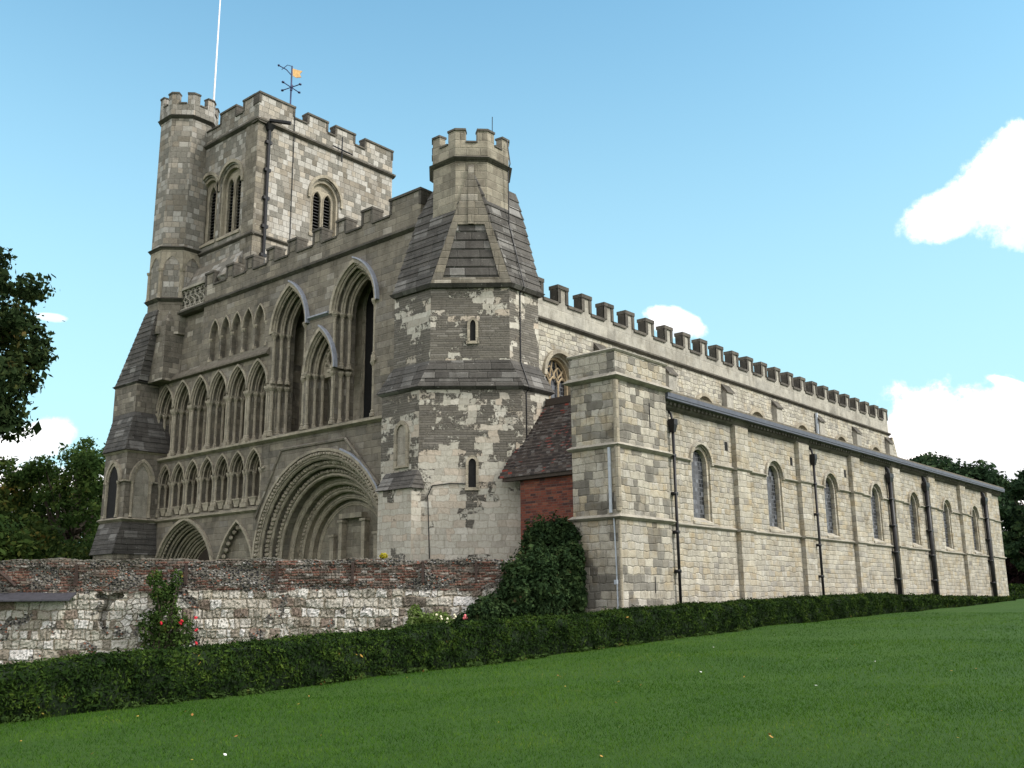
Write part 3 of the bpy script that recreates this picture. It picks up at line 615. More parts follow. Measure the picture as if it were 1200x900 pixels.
m1 = MB(); m1.tube([(51.15, 22.0, 7), (51.15, 22.0, 10.2)], .08, 6); m1.build('downpipe', M_GREYPIPE, CH); m1 = MB(); m1.tube([(31.3, 22.0, 7), (31.3, 22.0, 9.7)], .05, 6); m1.build('downpipe', M_GREYPIPE, CH)
# ---------------- south-west turret
PB = [(22.8, 25.9), (22.8, 23.98), (25.2, 21.35), (26.7, 21.35), (26.7, 25.9)]
PU = [(23.05, 25.6), (23.05, 23.72), (24.85, 21.6), (26.45, 21.6), (26.45, 25.6)]
m1 = MB(); m1.prism(PB, -1.7, 7.35); tl = m1.build('corner_turret_base', M_TUR_LOW, CH); tl['label'] = 'lower stage of the turret, dark facing fallen away in pale patches'
m1 = MB(); m1.prism(PU, 8.2, 11.0); tu = m1.build('corner_turret_upper_stage', M_TUR_UP, CH)
def pilaster_strip(m_, P, i, z0, z1, w_=.3, pr=.05):
    pass
m1 = MB(); m1.prism(offset(PB, .03), 7.28, 7.38, offset(PB, .16)); stepped(m1, offset(PB, .13), PU, 7.38, 8.32, 3, .03); m1.build('weathering_slabs', M_SLAB, tl)
PF0 = [(22.95, 25.6), (22.95, 23.64), (24.83, 21.48), (26.52, 21.48), (26.52, 25.6)]
PF1 = [(23.98, 24.6), (23.98, 22.54), (24.02, 22.5), (26.3, 22.5), (26.3, 24.6)]
m1 = MB(); m1.prism(offset(PF0, .0), 10.95, 11.08, offset(PF0, .1)); PFM = [(23.6, 25.0), (23.6, 22.94), (24.3, 22.16), (26.32, 22.16), (26.32, 25.0)]; stepped(m1, PF0, PFM, 11.08, 14.1, 9, .035); stepped(m1, PFM, PF1, 14.1, 15.25, 3, .035)
fl = m1.build('broach_roof', M_SLAB, tu); fl['label'] = 'tall sloping roof of overlapping stone slabs below the shaft'
# flint centre panel and finned ribs on the chamfer
FD = Frame((23.93, 22.59), (0.656, -0.755), (0.755, 0.656))
m1 = MB(); hw0 = 1.42
plate(m1, FD, [(-hw0, 11.1), (hw0, 11.1), (.03, 15.45), (-.03, 15.45)], [[(-hw0+.42, 11.3), (hw0-.42, 11.3), (.48, 13.3), (-.48, 13.3)]], -.1, .25)
fprofile(m1, FD, -.1, .1, [(13.3, 0), (13.3, -.16), (15.5, -.1), (15.9, .2), (13.3, .4)])
m1.build('broach_rib', M_WEST, fl)
CT = (24.92, 23.57); OS = octagon(CT, 1.385)
m1 = MB(); m1.prism(OS, 11.0, 15.9); sh = m1.build('turret_shaft', M_MOULD if 0 else mat_ashlar('turret_shaft_stone', [(0, (.2, .18, .145)), (.5, (.27, .25, .2)), (1, (.33, .3, .24))], .55, .3, .008, (.1, .09, .075), .012, (.5, .48, .46), .7, .6, .4, .4, seed=50), CH)
m1 = MB(); m1.prism(offset(OS, .02), 15.78, 15.9, offset(OS, .16)); m1.prism(offset(OS, .16), 15.9, 15.99, offset(OS, .03)); m1.build('string_course', M_DARKCOP, sh)
m1 = MB(); cp = MB(); crenel_oct(m1, cp, CT, 1.42, 15.95, 16.5, 17.06, .26, .31); p = m1.build('turret_battlement', sh.data.materials[0], sh); cp.build('coping', M_DARKCOP, CH)
m1 = MB(); m1.prism(octagon(CT, 1.15), 15.9, 16.1); m1.build('turret_roof', M_LEADROOF, CH)
m1 = MB(); m1.tube([(25.75, 23.2, 16.8), (25.77, 23.2, 18.5)], .016, 5)
lp = [(25.3, 22.04, 16.9), (25.3, 21.9, 15.95), (25.32, 22.02, 15.7), (25.35, 22.02, 13.6), (25.4, 21.36, 11.05), (25.4, 21.57, 10.9), (25.4, 21.57, 8.35), (25.4, 21.18, 7.35), (25.4, 21.33, 7.2), (25.4, 21.33, 4)]
m1.tube(lp, .022, 5); m1.build('lightning_rod', M_IRON, sh)
# slits
FS = Frame((23.93, 22.66), (0.674, -0.739), (0.739, 0.674))
for zc0, zc1, off, dd, hw_ in ((9.0, 9.72, .1, .05, .1), (3.88, 4.82, .05, -.02, .13)):
    o_ = Frame((24.0, 22.665), (0.674, -0.739), (0.739, 0.674)) if zc0 < 5 else Frame((23.95, 22.66), (0.647, -0.762), (0.762, 0.647))
    m1 = MB(); ring(m1, o_, arch(off, hw_+.09, zc0-.08, zc1-.12, zc1+.16, 5), arch(off, hw_, zc0, zc1-.12, zc1+.05, 5), -.07, .08); fbox(m1, o_, off-hw_-.12, zc0-.1, off+hw_+.12, zc0, -.07, .08)
    wv = m1.build('slit_window', M_MOULD, tl if zc0 < 5 else tu); m1 = MB(); plate(m1, o_, arch(off, hw_+.02, zc0-.02, zc1-.12, zc1+.06, 5), [], -.025, .05); m1.build('dark_opening', M_VOID, CH)
# west buttress of the turret and its blind niche
wb = [(22.25, 25.4), (22.25, 23.75), (22.75, 23.2), (22.95, 23.2), (23.4, 25.4)]
m1 = MB(); wbp = [(22.45, 25.6), (22.45, 23.93), (22.88, 23.9), (23.2, 24.2), (23.2, 25.6)]
m1.prism(wbp, -1.7, 3.85); b0 = m1.build('buttress', M_TUR_LOW, CH)
m1 = MB(); stepped(m1, offset(wbp, .07), [(22.78, 25.6), (22.78, 24.0), (22.9, 23.95), (23.2, 24.2), (23.2, 25.6)], 3.85, 4.5, 4, .03); m1.build('weathering_slabs', M_SLAB, b0)
FT = Frame((22.8, 0), (0, 1), (1, 0))
m1 = MB(); ring(m1, FT, arch(24.8, .36, 4.7, 5.85, 6.3, 7), arch(24.8, .24, 4.7, 5.85, 6.15, 7), -.08, .02); fbox(m1, FT, 24.44, 4.62, 25.16, 4.7, -.1, .02); nn = m1.build('blind_niche', M_MOULD, tl)
m1 = MB(); plate(m1, FT, arch(24.8, .22, 4.7, 5.85, 6.14, 7), [], -.02, .03); m1.build('niche_panel', M_STRING, CH)
# surface cable across the chamfer
m1 = MB(); cb = [(-.12, 4.0), (-.7, 4.02), (-1.3, 3.95), (-1.45, 3.6), (-1.42, 2.9), (-1.35, 1.0)]
m1.tube([Frame((24.0, 22.665), (0.674, -0.739), (0.739, 0.674)).p(u, v, -.03) for u, v in cb], .018, 5); m1.build('surface_cable', M_IRON, tl)
# ---------------- west front
M_BACK = mat_ashlar('passage_ashlar', [(0, (.38, .34, .265)), (.5, (.45, .4, .315)), (1, (.33, .3, .24))], .5, .27, .008, (.1, .09, .07), .01, (.5, .49, .48), .5, .5, .3, .4, seed=66)
LIM = 26.0
LW = [43.16-1.2*i for i in range(8)]
GB = [43.72-1.517*i for i in range(7)]
UB = [39.45-.89*i for i in range(6)]
gal = [((GB[i]+GB[i+1])/2) for i in range(6)]; low = [(LW[i]+LW[i+1])/2 for i in range(7)]; upp = [(UB[i]+UB[i+1])/2 for i in range(5)]
BIG = [(33.28, 1.17, 7.02, 11.5, 13.42), (29.06, 1.3, 7.02, 11.6, 13.45), (31.1, .9, 7.02, 9.3, 11.0)]
portal_c, portal_z, portal_r = 30.8, 1.9, 3.85
def parch(r, n=20): return [(portal_c-r, -1.3)]+[(portal_c-r*math.cos(math.pi*i/n), portal_z+r*math.sin(math.pi*i/n)) for i in range(n+1)]+[(portal_c+r, -1.3)]
def LD(hw, za): return arch(40.45, hw, -1.3, .9, za, 10)
def layer(k):
    h = [LD(2.5-.17*k, 3.86-.2*k), parch(portal_r-.33*k)]
    h += [arch(c, .7-.09*k, 7.0, 9.15, 10.48-.12*k, 7) for c in gal]
    h += [arch(c, w_-.14*k, zb, zs, za-.17*k, 9) for c, w_, zb, zs, za in BIG]
    if k < 2: h += [arch(c, .53-.1*k, 4.15, 5.65, 6.56-.12*k, 6) for c in low]
    if k < 1: h += [arch(c, .37, 11.1, 12.2, 13.05, 6) for c in upp]; h += [arch(36.35, 1.38, -1.3, 1.0, 3.54, 9)]
    return h
wf_ = None
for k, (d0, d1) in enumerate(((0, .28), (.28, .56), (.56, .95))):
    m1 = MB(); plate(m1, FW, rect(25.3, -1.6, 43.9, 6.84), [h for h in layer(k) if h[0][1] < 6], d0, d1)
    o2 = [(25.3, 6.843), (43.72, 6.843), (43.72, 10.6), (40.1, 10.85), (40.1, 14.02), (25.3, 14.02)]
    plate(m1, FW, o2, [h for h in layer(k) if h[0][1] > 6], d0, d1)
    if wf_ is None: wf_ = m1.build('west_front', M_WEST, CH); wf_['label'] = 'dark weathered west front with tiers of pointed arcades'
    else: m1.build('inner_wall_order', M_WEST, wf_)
# solid behind
m1 = MB(); plate(m1, Frame((24, 0), (0, 1), (1, 0)), rect(26, -1.5, 43.7, 6.8), [parch(3.2), LD(2.1, 3.4)], .951, 1.9)
fbox(m1, FW, 25.5, 13.6, 40.0, 13.98, .95, 1.6); fbox(m1, FW, 40.1, 10.2, 43.6, 10.55, .95, 1.6)
for u in (gal[5]-.75,): fbox(m1, FW, u-.1, 6.86, u+.1, 10.4, .955, 1.6)
fbox(m1, FW, 40.1, 10.6, 44, 14.02, .3, 2.3)
m1.build('passage_wall', M_WEST, wf_)
bw = MB(); fbox(bw, FW, 25.4, 6.85, 43.6, 13.9, 1.6, 2.4); bw.build('passage_back_wall', M_BACK, wf_)
m1 = MB(); plate(m1, FW, LD(2.15, 3.45), [], 1.3, 1.5); m1.build('door', M_WOOD, wf_)
m1 = MB(); plate(m1, FW, parch(3.25), [], 1.75, 1.9); plate(m1, FW, arch(36.35, 1.45, -1.3, 1.0, 3.6, 9), [], .26, .3)
for c in low: plate(m1, FW, arch(c, .5, 4.1, 5.65, 6.5, 6), [], .52, .57)
for c in upp: plate(m1, FW, arch(c, .4, 11.06, 12.2, 13.1, 6), [], .24, .3)
m1.build('blind_arch_infill', mat_ashlar('arch_infill', [(0, (.2, .18, .14)), (.5, (.25, .23, .185)), (1, (.17, .155, .125))], .5, .27, .008, (.1, .09, .07), .01, (.5, .49, .48), .6, .6, .4, .4, seed=61), wf_)
# dark openings in the passage
m1 = MB(); OPN = [(32.75, .2, 7.1, 8.9, 9.6), (29.75, .42, 7.1, 12.1, 13.0), (33.6, .42, 7.1, 12, 12.9)]
for c, hw_, z0, zs, za in OPN+[(43.3, .3, 7.2, 8.7, 9.5)]: plate(m1, FW, arch(c, hw_, z0, zs, za, 6), [], 1.58, 1.62)
m1.build('dark_opening', M_VOID, wf_)
m1 = MB()
for c, hw_, z0, zs, za in OPN:
    for q in (0, .12): roll(m1, FW, arch(c, hw_+.06+q, z0, zs, za+.08+q, 8), .055, 1.57, 6)
m1.build('inner_window_moulding', M_MOULD, wf_)
# gallery: shafts, capitals, arch rolls
def order_rolls(m_, c, hw, zs, za, ks, step, zstep, r=.05, n=8, d_=.28):
    for k in range(ks):
        for q in (0, .09):
            pth = [p for p in arch(c, hw-step*k-.0-q*.75, zs, zs, za-zstep*k-q, n)][1:-1]
            roll(m_, FW, pth, r, .28*k+.0+q*.9+.0, 6)
def shaft(m_, u, d, z0, z1, r=.07, n=8):
    x, y = 24+d, u
    m_.lathe(x, y, [(z0, r*1.9), (z0+.12, r*1.9), (z0+.16, r*1.35), (z0+.22, r*1.5), (z0+.27, r), (z1-.22, r), (z1-.2, r*1.3), (z1-.17, r*1.05), (z1-.04, r*2.1), (z1+.03, r*2.15)], n)
ar = MB()
for c in gal: order_rolls(ar, c, .7, 9.15, 10.48, 3, .09, .12, .04)
a_ = ar.build('arcade_moulding', M_MOULD, wf_, False)
for i, b in enumerate(GB):
    m1 = MB()
    for s in (-1, 1):
        if (i == 0 and s == 1): continue
        for k in range(3): shaft(m1, b+s*(.075+.09*k+.0), .04+.28*k, 7.0, 9.15, .07)
        shaft(m1, b+s*.2, .86, 7.0, 9.15, .055)
    fbox(m1, FW, b-.16, 6.95, b+.16, 7.12, -.1, .5); fbox(m1, FW, b-.2, 9.15, b+.2, 9.24, -.09, .3)
    for k in (1, 2): fbox(m1, FW, b-.2-.09*k, 9.153, b+.2+.09*k, 9.237, .28*k, .28*k+.29); fbox(m1, FW, b-.17-.09*k, 6.952, b+.17+.09*k, 7.1, .28*k, .28*k+.25)
    m1.build('clustered_pier', M_MOULD, wf_)
hd = MB()
for c in gal: ring(hd, FW, arch(c, .78, 9.3, 9.35, 10.6, 8)[1:-1], arch(c, .7, 9.3, 9.35, 10.49, 8)[1:-1], -.09, .01)
for c in low: ring(hd, FW, arch(c, .6, 5.7, 5.7, 6.66, 7)[1:-1], arch(c, .53, 5.7, 5.7, 6.57, 7)[1:-1], -.07, .01)
for c in upp: ring(hd, FW, arch(c, .43, 12.25, 12.25, 13.13, 7)[1:-1], arch(c, .375, 12.25, 12.25, 13.05, 7)[1:-1], -.06, .01)
ring(hd, FW, LD(2.64, 4.0), LD(2.5, 3.87), -.13, .01); ring(hd, FW, arch(36.35, 1.5, -1.2, 1.0, 3.66, 9), arch(36.35, 1.385, -1.2, 1.0, 3.55, 9), -.1, .01)
hd.build('hood_mould', M_MOULD, wf_)
# corbel heads between the gallery arches
m1 = MB()
for c in gal: m1.blob((24.75, c-.36, 9.42), (.1, .12, .1)); m1.blob((24.9, c-.3, 9.6), (.1, .1, .12))
m1.blob((24.5, 34.9, 7.7), (.07, .09, .1)); m1.blob((24.6, 34.85, 8.2), (.06, .09, .06))
m1.build('carved_corbel', M_MOULD, wf_)
# tall arches
def lead_hood(c, hw, zs, za, name='lead_capping'):
    m_ = MB(); pts_o = arch(c, hw+.22, zs, zs, za+.26, 12)[1:-1]; pts_i = arch(c, hw+.14, zs, zs, za+.17, 12)[1:-1]; k = len(pts_o)//2
    ring(m_, FW, pts_o[k:], pts_i[k:], -.17, .02); return m_
tm = MB()
for (c, w_, zb, zs, za) in BIG:
    for k in range(3):
        for q in (0, .1):
            roll(tm, FW, arch(c, w_-.14*k-.02-q*.6, zs, zs, za-.17*k-.02-q, 10)[1:-1], .05, .28*k+.02+q*.8, 6)
    ring(tm, FW, arch(c, w_+.15, zs, zs, za+.18, 12)[1:-1], arch(c, w_, zs, zs, za+.01, 12)[1:-1], -.11, .01)
    for s in (-1, 1):
        for k in range(3):
            if zs > 10: shaft(tm, c+s*(w_-.14*k-.06), .05+.28*k, 9.3 if s > 0 or c < 30 else 9.3, zs, .07); shaft(tm, c+s*(w_-.14*k-.06), .05+.28*k, zb, 9.15, .075)
            else: shaft(tm, c+s*(w_-.14*k-.06), .05+.28*k, zb, zs, .07)
        if zs > 10: fbox(tm, FW, c+s*(w_+.02)-.12, 9.16, c+s*(w_+.02)+.12, 9.28, -.1, .9)
        fbox(tm, FW, c+s*w_-.14, zs, c+s*w_+.14, zs+.09, -.1, .9)
tm.build('tall_arch_moulding', M_MOULD, wf_)
for (c, w_, zb, zs, za) in BIG:
    lead_hood(c, w_, zs, za) and None
    # the lead sits on the south limb of each hood (towards lower y)
    m_ = MB(); po = arch(c, w_+.215, zs, zs, za+.25, 12)[1:-1]; pi = arch(c, w_+.155, zs, zs, za+.185, 12)[1:-1]; k = len(po)//2+1
    ring(m_, FW, po[:k], pi[:k], -.19, .005); m_.build('lead_capping', M_LEAD, wf_)
m_ = MB(); fprofile(m_, FW, 30.55, 31.9, [(11.66, -.16), (11.72, -.16), (11.78, .01), (11.6, .01)]); m_.build('lead_capping', M_LEAD, wf_)
# head of the low middle window with its round light
m1 = MB(); c0 = 31.1; plate(m1, FW, arch(c0, .8, 9.2, 9.3, 10.85, 8), [[(c0-.08+.26*math.cos(a*6.2832/14), 9.95+.3*math.sin(a*6.2832/14)) for a in range(14)]], .6, .8)
tor = [FW.p(c0-.08+.3*math.cos(a*6.2832/16), 9.95+.34*math.sin(a*6.2832/16), .58) for a in range(17)]; m1.tube(tor, .07, 6)
for a in range(12): m1.blob(FW.p(c0-.08+.42*math.cos(a*6.2832/12), 9.95+.46*math.sin(a*6.2832/12), .56), .07)
m1.build('pierced_window_head', M_MOULD, wf_)
# upper blind arcade
m1 = MB()
for i, b in enumerate(UB): shaft(m1, b, .06, 11.1, 12.2, .055)
m1.build('upper_arcade_shafts', M_MOULD, wf_)
m1 = MB(); fprofile(m1, FW, 34.6, 43.75, [(10.66, -.2), (10.74, -.2), (11.02, .02), (10.6, .02)]); m1.build('gallery_weathering', M_LEADROOF, wf_)
m1 = MB()
for i, b in enumerate(LW):
    for s in (-1, 1):
        if 0 < i < 7 or (i == 0 and s < 0) or (i == 7 and s > 0): shaft(m1, b+s*.1, .03, 4.35, 5.66, .055); shaft(m1, b+s*.2, .3, 4.35, 5.66, .055)
    fbox(m1, FW, b-.22, 4.15, b+.22, 4.35, -.08, .3); fbox(m1, FW, b-.2, 5.68, b+.2, 5.75, -.07, .35)
for c in low:
    order_rolls(m1, c, .53, 5.72, 6.55, 2, .1, .12, .035, 6)
    m1.prism([(24.0, c-.13), (24.4, c-.13), (24.4, c+.13), (24.0, c+.13)], 4.2, 4.5, [(23.98, c-.25), (24.4, c-.25), (24.4, c+.25), (23.98, c+.25)]); m1.box(23.95, c-.27, 4.5, 24.4, c+.27, 4.56)
m1.build('blind_arcade', M_MOULD, wf_)
m1 = MB(); string(m1, FW, 25.2, 43.95, 6.86, .24, .2, .25); string(m1, FW, 34.8, 43.2, 3.98, .2, .16, .01); m1.build('string_course', M_MOULD, wf_)
m1 = MB(); string(m1, FW, 25.3, 42.25, 14.02, .22, .17, .5); m1.build('string_course', M_DARKCOP, wf_)
# great doorway: carved orders
m1 = MB(); dep = [0, .28, .56, .95, 1.25, 1.5, 1.75]; rad = [3.85, 3.52, 3.19, 2.9, 2.62, 2.36, 2.1]
for k in range(3, 6): ring(m1, FW, parch(rad[k-1]+.02), parch(rad[k]), dep[k]-.0, dep[k+1])
for k in range(7):
    roll(m1, FW, parch(rad[k]+.03 if k else 3.83), .075, dep[k]+.03, 6)
    if k < 6: roll(m1, FW, parch(rad[k]-.16), .06, dep[min(k+1, 6)]-.01, 6)
gd = m1.build('great_doorway', M_MOULD, wf_)
m1 = MB()
for k, (r_, n_, s_) in enumerate(((3.98, 64, .085), (3.68, 52, .12), (3.36, 48, .09), (2.74, 40, .075))):
    for i in range(n_+10):
        a = math.pi*(i/(n_+10)); rr_ = r_
        m1.blob(FW.p(portal_c-rr_*math.cos(a), portal_z+rr_*math.sin(a), [-.1, .22, .5, 1.2][k]), (s_*rnd.uniform(.7, 1.1), s_*rnd.uniform(.8, 1.3), s_*rnd.uniform(.8, 1.2)))
m1.build('carved_foliage', M_MOULD, gd)
m1 = MB(); ring(m1, FW, parch(4.08), parch(3.86), -.08, .01); po = parch(4.2)[1:-1]; pi = parch(4.09)[1:-1]; ring(m1, FW, po, pi, -.16, .01); m1.build('hood_mould', M_MOULD, gd)
m1 = MB(); k = 4; ring(m1, FW, parch(4.27)[4:10], parch(4.205)[4:10], -.17, .01); m1.build('lead_capping', M_LEAD, gd)
# gabled face around the door
gout = [(34.98, -1.3), (34.98, 3.6), (33.35, 6.32), (29.25, 6.32), (27.25, 4.35), (26.3, 4.35), (26.3, -1.3)]
m1 = MB(); plate(m1, FW, gout, [parch(3.87)[0:1]+parch(3.87)[1:-1]+parch(3.87)[-1:]] if 0 else [[(p[0], max(p[1], -1.25)) for p in parch(3.88)]], -.07, .003)
for a, b in ((1, 2), (2, 3), (3, 4)): roll(m1, FW, [gout[a], gout[b]], .07, -.08, 6)
m1.build('door_gable', M_WEST, gd)
# carved stonework inside the arch
m1 = MB()
for u in (31.35, 29.95): fbox(m1, FW, u-.1, .4, u+.1, 3.3, 1.5, 1.76); fbox(m1, FW, u-.17, 3.3, u+.17, 3.4, 1.45, 1.76)
for u in (32.0, 29.3): fbox(m1, FW, u-.12, .4, u+.12, 2.75, 1.6, 1.76); fbox(m1, FW, u-.18, 2.75, u+.18, 2.85, 1.55, 1.76)
fbox(m1, FW, 30.0, 3.45, 31.4, 3.65, 1.45, 1.76); m1.prism([(25.4, 30.4), (25.76, 30.4), (25.76, 30.95), (25.4, 30.95)], 1.55, 1.8, [(25.3, 30.3), (25.76, 30.3), (25.76, 31.05), (25.3, 31.05)]); m1.blob((25.6, 30.67, 1.55), (.2, .28, .22), 2)
fbox(m1, FW, 29, 1.3, 33, 1.42, 1.5, 1.76)
m1.build('carved_niche', M_MOULD, gd)
# left doorway orders
m1 = MB(); dl = [0, .28, .56, .8, 1.0, 1.2]
for k in range(6):
    hw_ = 2.5-.17*k; za = 3.86-.2*k
    if k >= 3: ring(m1, FW, LD(hw_+.19, za+.22), LD(hw_, za), dl[k]-.0, dl[k]+.22)
    roll(m1, FW, LD(hw_, za), .06, dl[k]+.02, 6); roll(m1, FW, LD(hw_-.08, za-.09), .045, dl[k]+.12, 6)
for i in range(40):
    q = LD(2.4, 3.75)[1:-1]; tt = i/39*(len(q)-1); j = min(int(tt), len(q)-2); f_ = tt-j; u = q[j][0]*(1-f_)+q[j+1][0]*f_; v = q[j][1]*(1-f_)+q[j+1][1]*f_
    m1.blob(FW.p(u, v, .12), .075)
for i in range(18):
    q = arch(36.35, 1.25, 1.2, 1.2, 3.4, 9)[1:-1]; tt = i/17*(len(q)-1); j = min(int(tt), len(q)-2); f_ = tt-j
    m1.blob(FW.p(q[j][0]*(1-f_)+q[j+1][0]*f_, q[j][1]*(1-f_)+q[j+1][1]*f_, .1), (.1, .13, .12))
m1.build('side_doorway', M_MOULD, wf_)
# parapet of the west front
m1 = MB(); cp = MB(); st_ = [(39.37, 40.1), (37.75, 38.33), (36.2, 36.75), (34.58, 35.15), (32.98, 33.6), (31.3, 31.87), (29.7, 30.29), (28.08, 28.71), (25.3, 27.02)]
battlement(m1, cp, FW, 25.3, 40.1, 14.12, 14.86, 15.6, st_, .5, .1)
for a, b in st_[:-1]: fbox(m1, FW, a+.14, 15.0, b-.14, 15.38, -.02, .002)
pp = m1.build('west_battlement', M_WEST, CH); cp.build('coping', M_DARKCOP, pp)
# pierced frieze beside the turret
m1 = MB(); fbox(m1, FW, 40.15, 14.1, 42.3, 14.2, -.05, .3); fbox(m1, FW, 40.15, 15.15, 42.3, 15.28, -.08, .3)
for i in range(5):
    for j in range(2):
        cy_, cz_ = 40.4+i*.42, 14.43+j*.48
        m1.tube([FW.p(cy_+.2*math.cos(a*6.2832/12), cz_+.22*math.sin(a*6.2832/12), .04) for a in range(13)], .04, 5)
        for a in range(4): m1.blob(FW.p(cy_+.12*math.cos(a*1.5708+.785), cz_+.12*math.sin(a*1.5708+.785), .05), .045)
m1.build('quatrefoil_frieze', M_STRING, wf_)
m1 = MB(); fbox(m1, FW, 40.1, 14.0, 42.4, 15.2, .12, .8); fprofile(m1, FW, 38.3, 42.4, [(15.3, .1), (16.55, .78), (16.55, 1.2), (14.9, 1.2), (14.9, .45)]); m1.build('sloped_backing', M_TOWER_W, wf_)
# ---------------- bell tower
XT, YT = 24.8, 37.62
FTS = Frame((0, YT), (1, 0), (0, 1)); FTW = Frame((XT, 0), (0, 1), (1, 0))
sw = arch(28.97, .9, 18.2, 20.35, 21.35, 9); ww = [arch(39.72, .92, 17.72, 20.5, 21.42, 9), arch(41.72, .85, 17.72, 20.5, 21.35, 9)]
m1 = MB(); plate(m1, FTS, rect(XT, 9, 33.5, 23.1), [sw], 0, .6); fbox(m1, FTS, 33.0, 9, 33.49, 23.1, .602, 8.6)
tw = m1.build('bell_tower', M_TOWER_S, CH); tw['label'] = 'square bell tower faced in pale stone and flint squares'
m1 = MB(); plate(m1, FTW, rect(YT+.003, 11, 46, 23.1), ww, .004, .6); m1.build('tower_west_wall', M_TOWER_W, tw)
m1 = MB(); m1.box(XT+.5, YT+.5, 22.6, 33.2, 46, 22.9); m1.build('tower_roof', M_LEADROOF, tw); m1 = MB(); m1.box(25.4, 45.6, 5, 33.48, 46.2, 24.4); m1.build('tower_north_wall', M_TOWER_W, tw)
m1 = MB()
fbox(m1, FTS, XT+.0, 9, XT+.62, 23.08, -.03, .01); fbox(m1, FTW, YT-.026, 11, YT+.95, 23.07, -.027, .3); m1.build('corner_quoins', M_WEST, tw)
def belfry(fr, c, hw, zb, zs, za, lights, name='belfry_window'):
    m_ = MB(); ring(m_, fr, arch(c, hw+.2, zs-.25, zs, za+.24, 9), arch(c, hw+.06, zs-.25, zs, za+.07, 9), -.1, .01)
    ring(m_, fr, arch(c, hw+.02, zb, zs, za+.02, 9), arch(c, hw-.13, zb, zs, za-.16, 9), .08, .3)
    lo = []
    if lights == 2:
        for s in (-1, 1): lo.append(arch(c+s*hw*.37, hw*.3, zb+.25, zs-.1, zs+.35, 6))
    else: lo.append(arch(c-.05, hw*.38, zb+.3, zs-.2, zs+.4, 6))
    plate(m_, fr, arch(c, hw-.1, zb, zs, za-.12, 9), lo, .26, .42)
    for l in lo: roll(m_, fr, l, .04, .25, 5)
    fprofile(m_, fr, c-hw-.05, c+hw+.05, [(zb-.12, -.06), (zb, -.06), (zb+.3, .3), (zb-.12, .3)])
    o = m_.build(name, M_MOULD, CH)
    g = MB()
    for l in lo:
        u0 = min(p[0] for p in l); u1 = max(p[0] for p in l); z = zb+.32
        while z < zs+.25:
            fprofile(g, fr, u0-.02, u1+.02, [(z, .34), (z+.02, .34), (z+.16, .58), (z+.14, .58)]); z += .17
    g.build('louvres', M_LOUVRE, o)
    g = MB(); plate(g, fr, arch(c, hw+.1, zb, zs, za, 6), [], .6, .62); g.build('dark_opening', M_VOID, o)
belfry(FTS, 28.97, .9, 18.2, 20.35, 21.35, 2); belfry(FTW, 39.72, .92, 17.72, 20.5, 21.42, 2); belfry(FTW, 41.72, .85, 17.72, 20.5, 21.35, 1)
m1 = MB(); string(m1, FTS, XT-.12, 33.62, 23.12, .24, .17, .4); string(m1, FTW, YT-.14, 44, 23.121, .235, .168, .4)
string(m1, FTS, XT-.1, 33.6, 17.25, .2, .13, .01); string(m1, FTW, YT-.12, 43, 17.251, .195, .128, .01); m1.build('string_course', M_DARKCOP, tw)
m1 = MB(); cp = MB(); battlement(m1, cp, FTS, XT, 33.5, 23.22, 23.98, 24.64, [(XT, 26.88), (27.7, 28.98), (29.5, 30.8), (31.5, 33.5)], .4, .1)
p1 = m1.build('tower_battlement', M_TOWER_S, CH); cp.build('coping', M_DARKCOP, p1)
m1 = MB(); cp = MB(); battlement(m1, cp, FTW, YT+.402, 44.0, 23.223, 23.95, 24.64, [(YT+.402, 38.98), (39.6, 41.0)], .4, .1); p1 = m1.build('tower_battlement', M_TOWER_W, CH); cp.build('coping', M_DARKCOP, p1)
FTE = Frame((33.5, 0), (0, 1), (-1, 0)); m1 = MB(); cp = MB(); battlement(m1, cp, FTE, YT+.41, 46.0, 23.22, 23.98, 24.64, [(YT+.41, 39.4), (40.2, 41.5), (42.4, 43.7), (44.6, 46)], .4, .1); p1 = m1.build('tower_battlement', M_TOWER_S, CH); cp.build('coping', M_DARKCOP, p1)
m1 = MB(); m1.tube([(25.37, YT-.12, 15.6), (25.37, YT-.12, 22.75)], .085, 8)
for k in range(5): m1.box(25.2, YT-.18, 16.2+k*1.45, 25.54, YT, 16.35+k*1.45)
m1.prism([(25.25, YT-.2), (25.5, YT-.2), (25.5, YT), (25.25, YT)], 22.7, 23.0, [(25.15, YT-.32), (25.6, YT-.32), (25.6, YT), (25.15, YT)]); m1.tube([(25.3, YT-.2, 23.2), (26.0, YT-.95, 23.05)], .1, 6); m1.build('downpipe', M_IRON, tw)
m1 = MB(); m1.tube([(29.8, YT-.2, 22.6), (29.8, YT-.2, 24.0)], .035, 5); m1.tube([(29.2, YT-.2, 23.3), (30.5, YT-.2, 23.25)], .04, 5); m1.tube([(26.9, YT-.04, 17), (26.88, YT-.04, 24.1)], .02, 5); m1.build('wall_tie', M_IRON, tw)
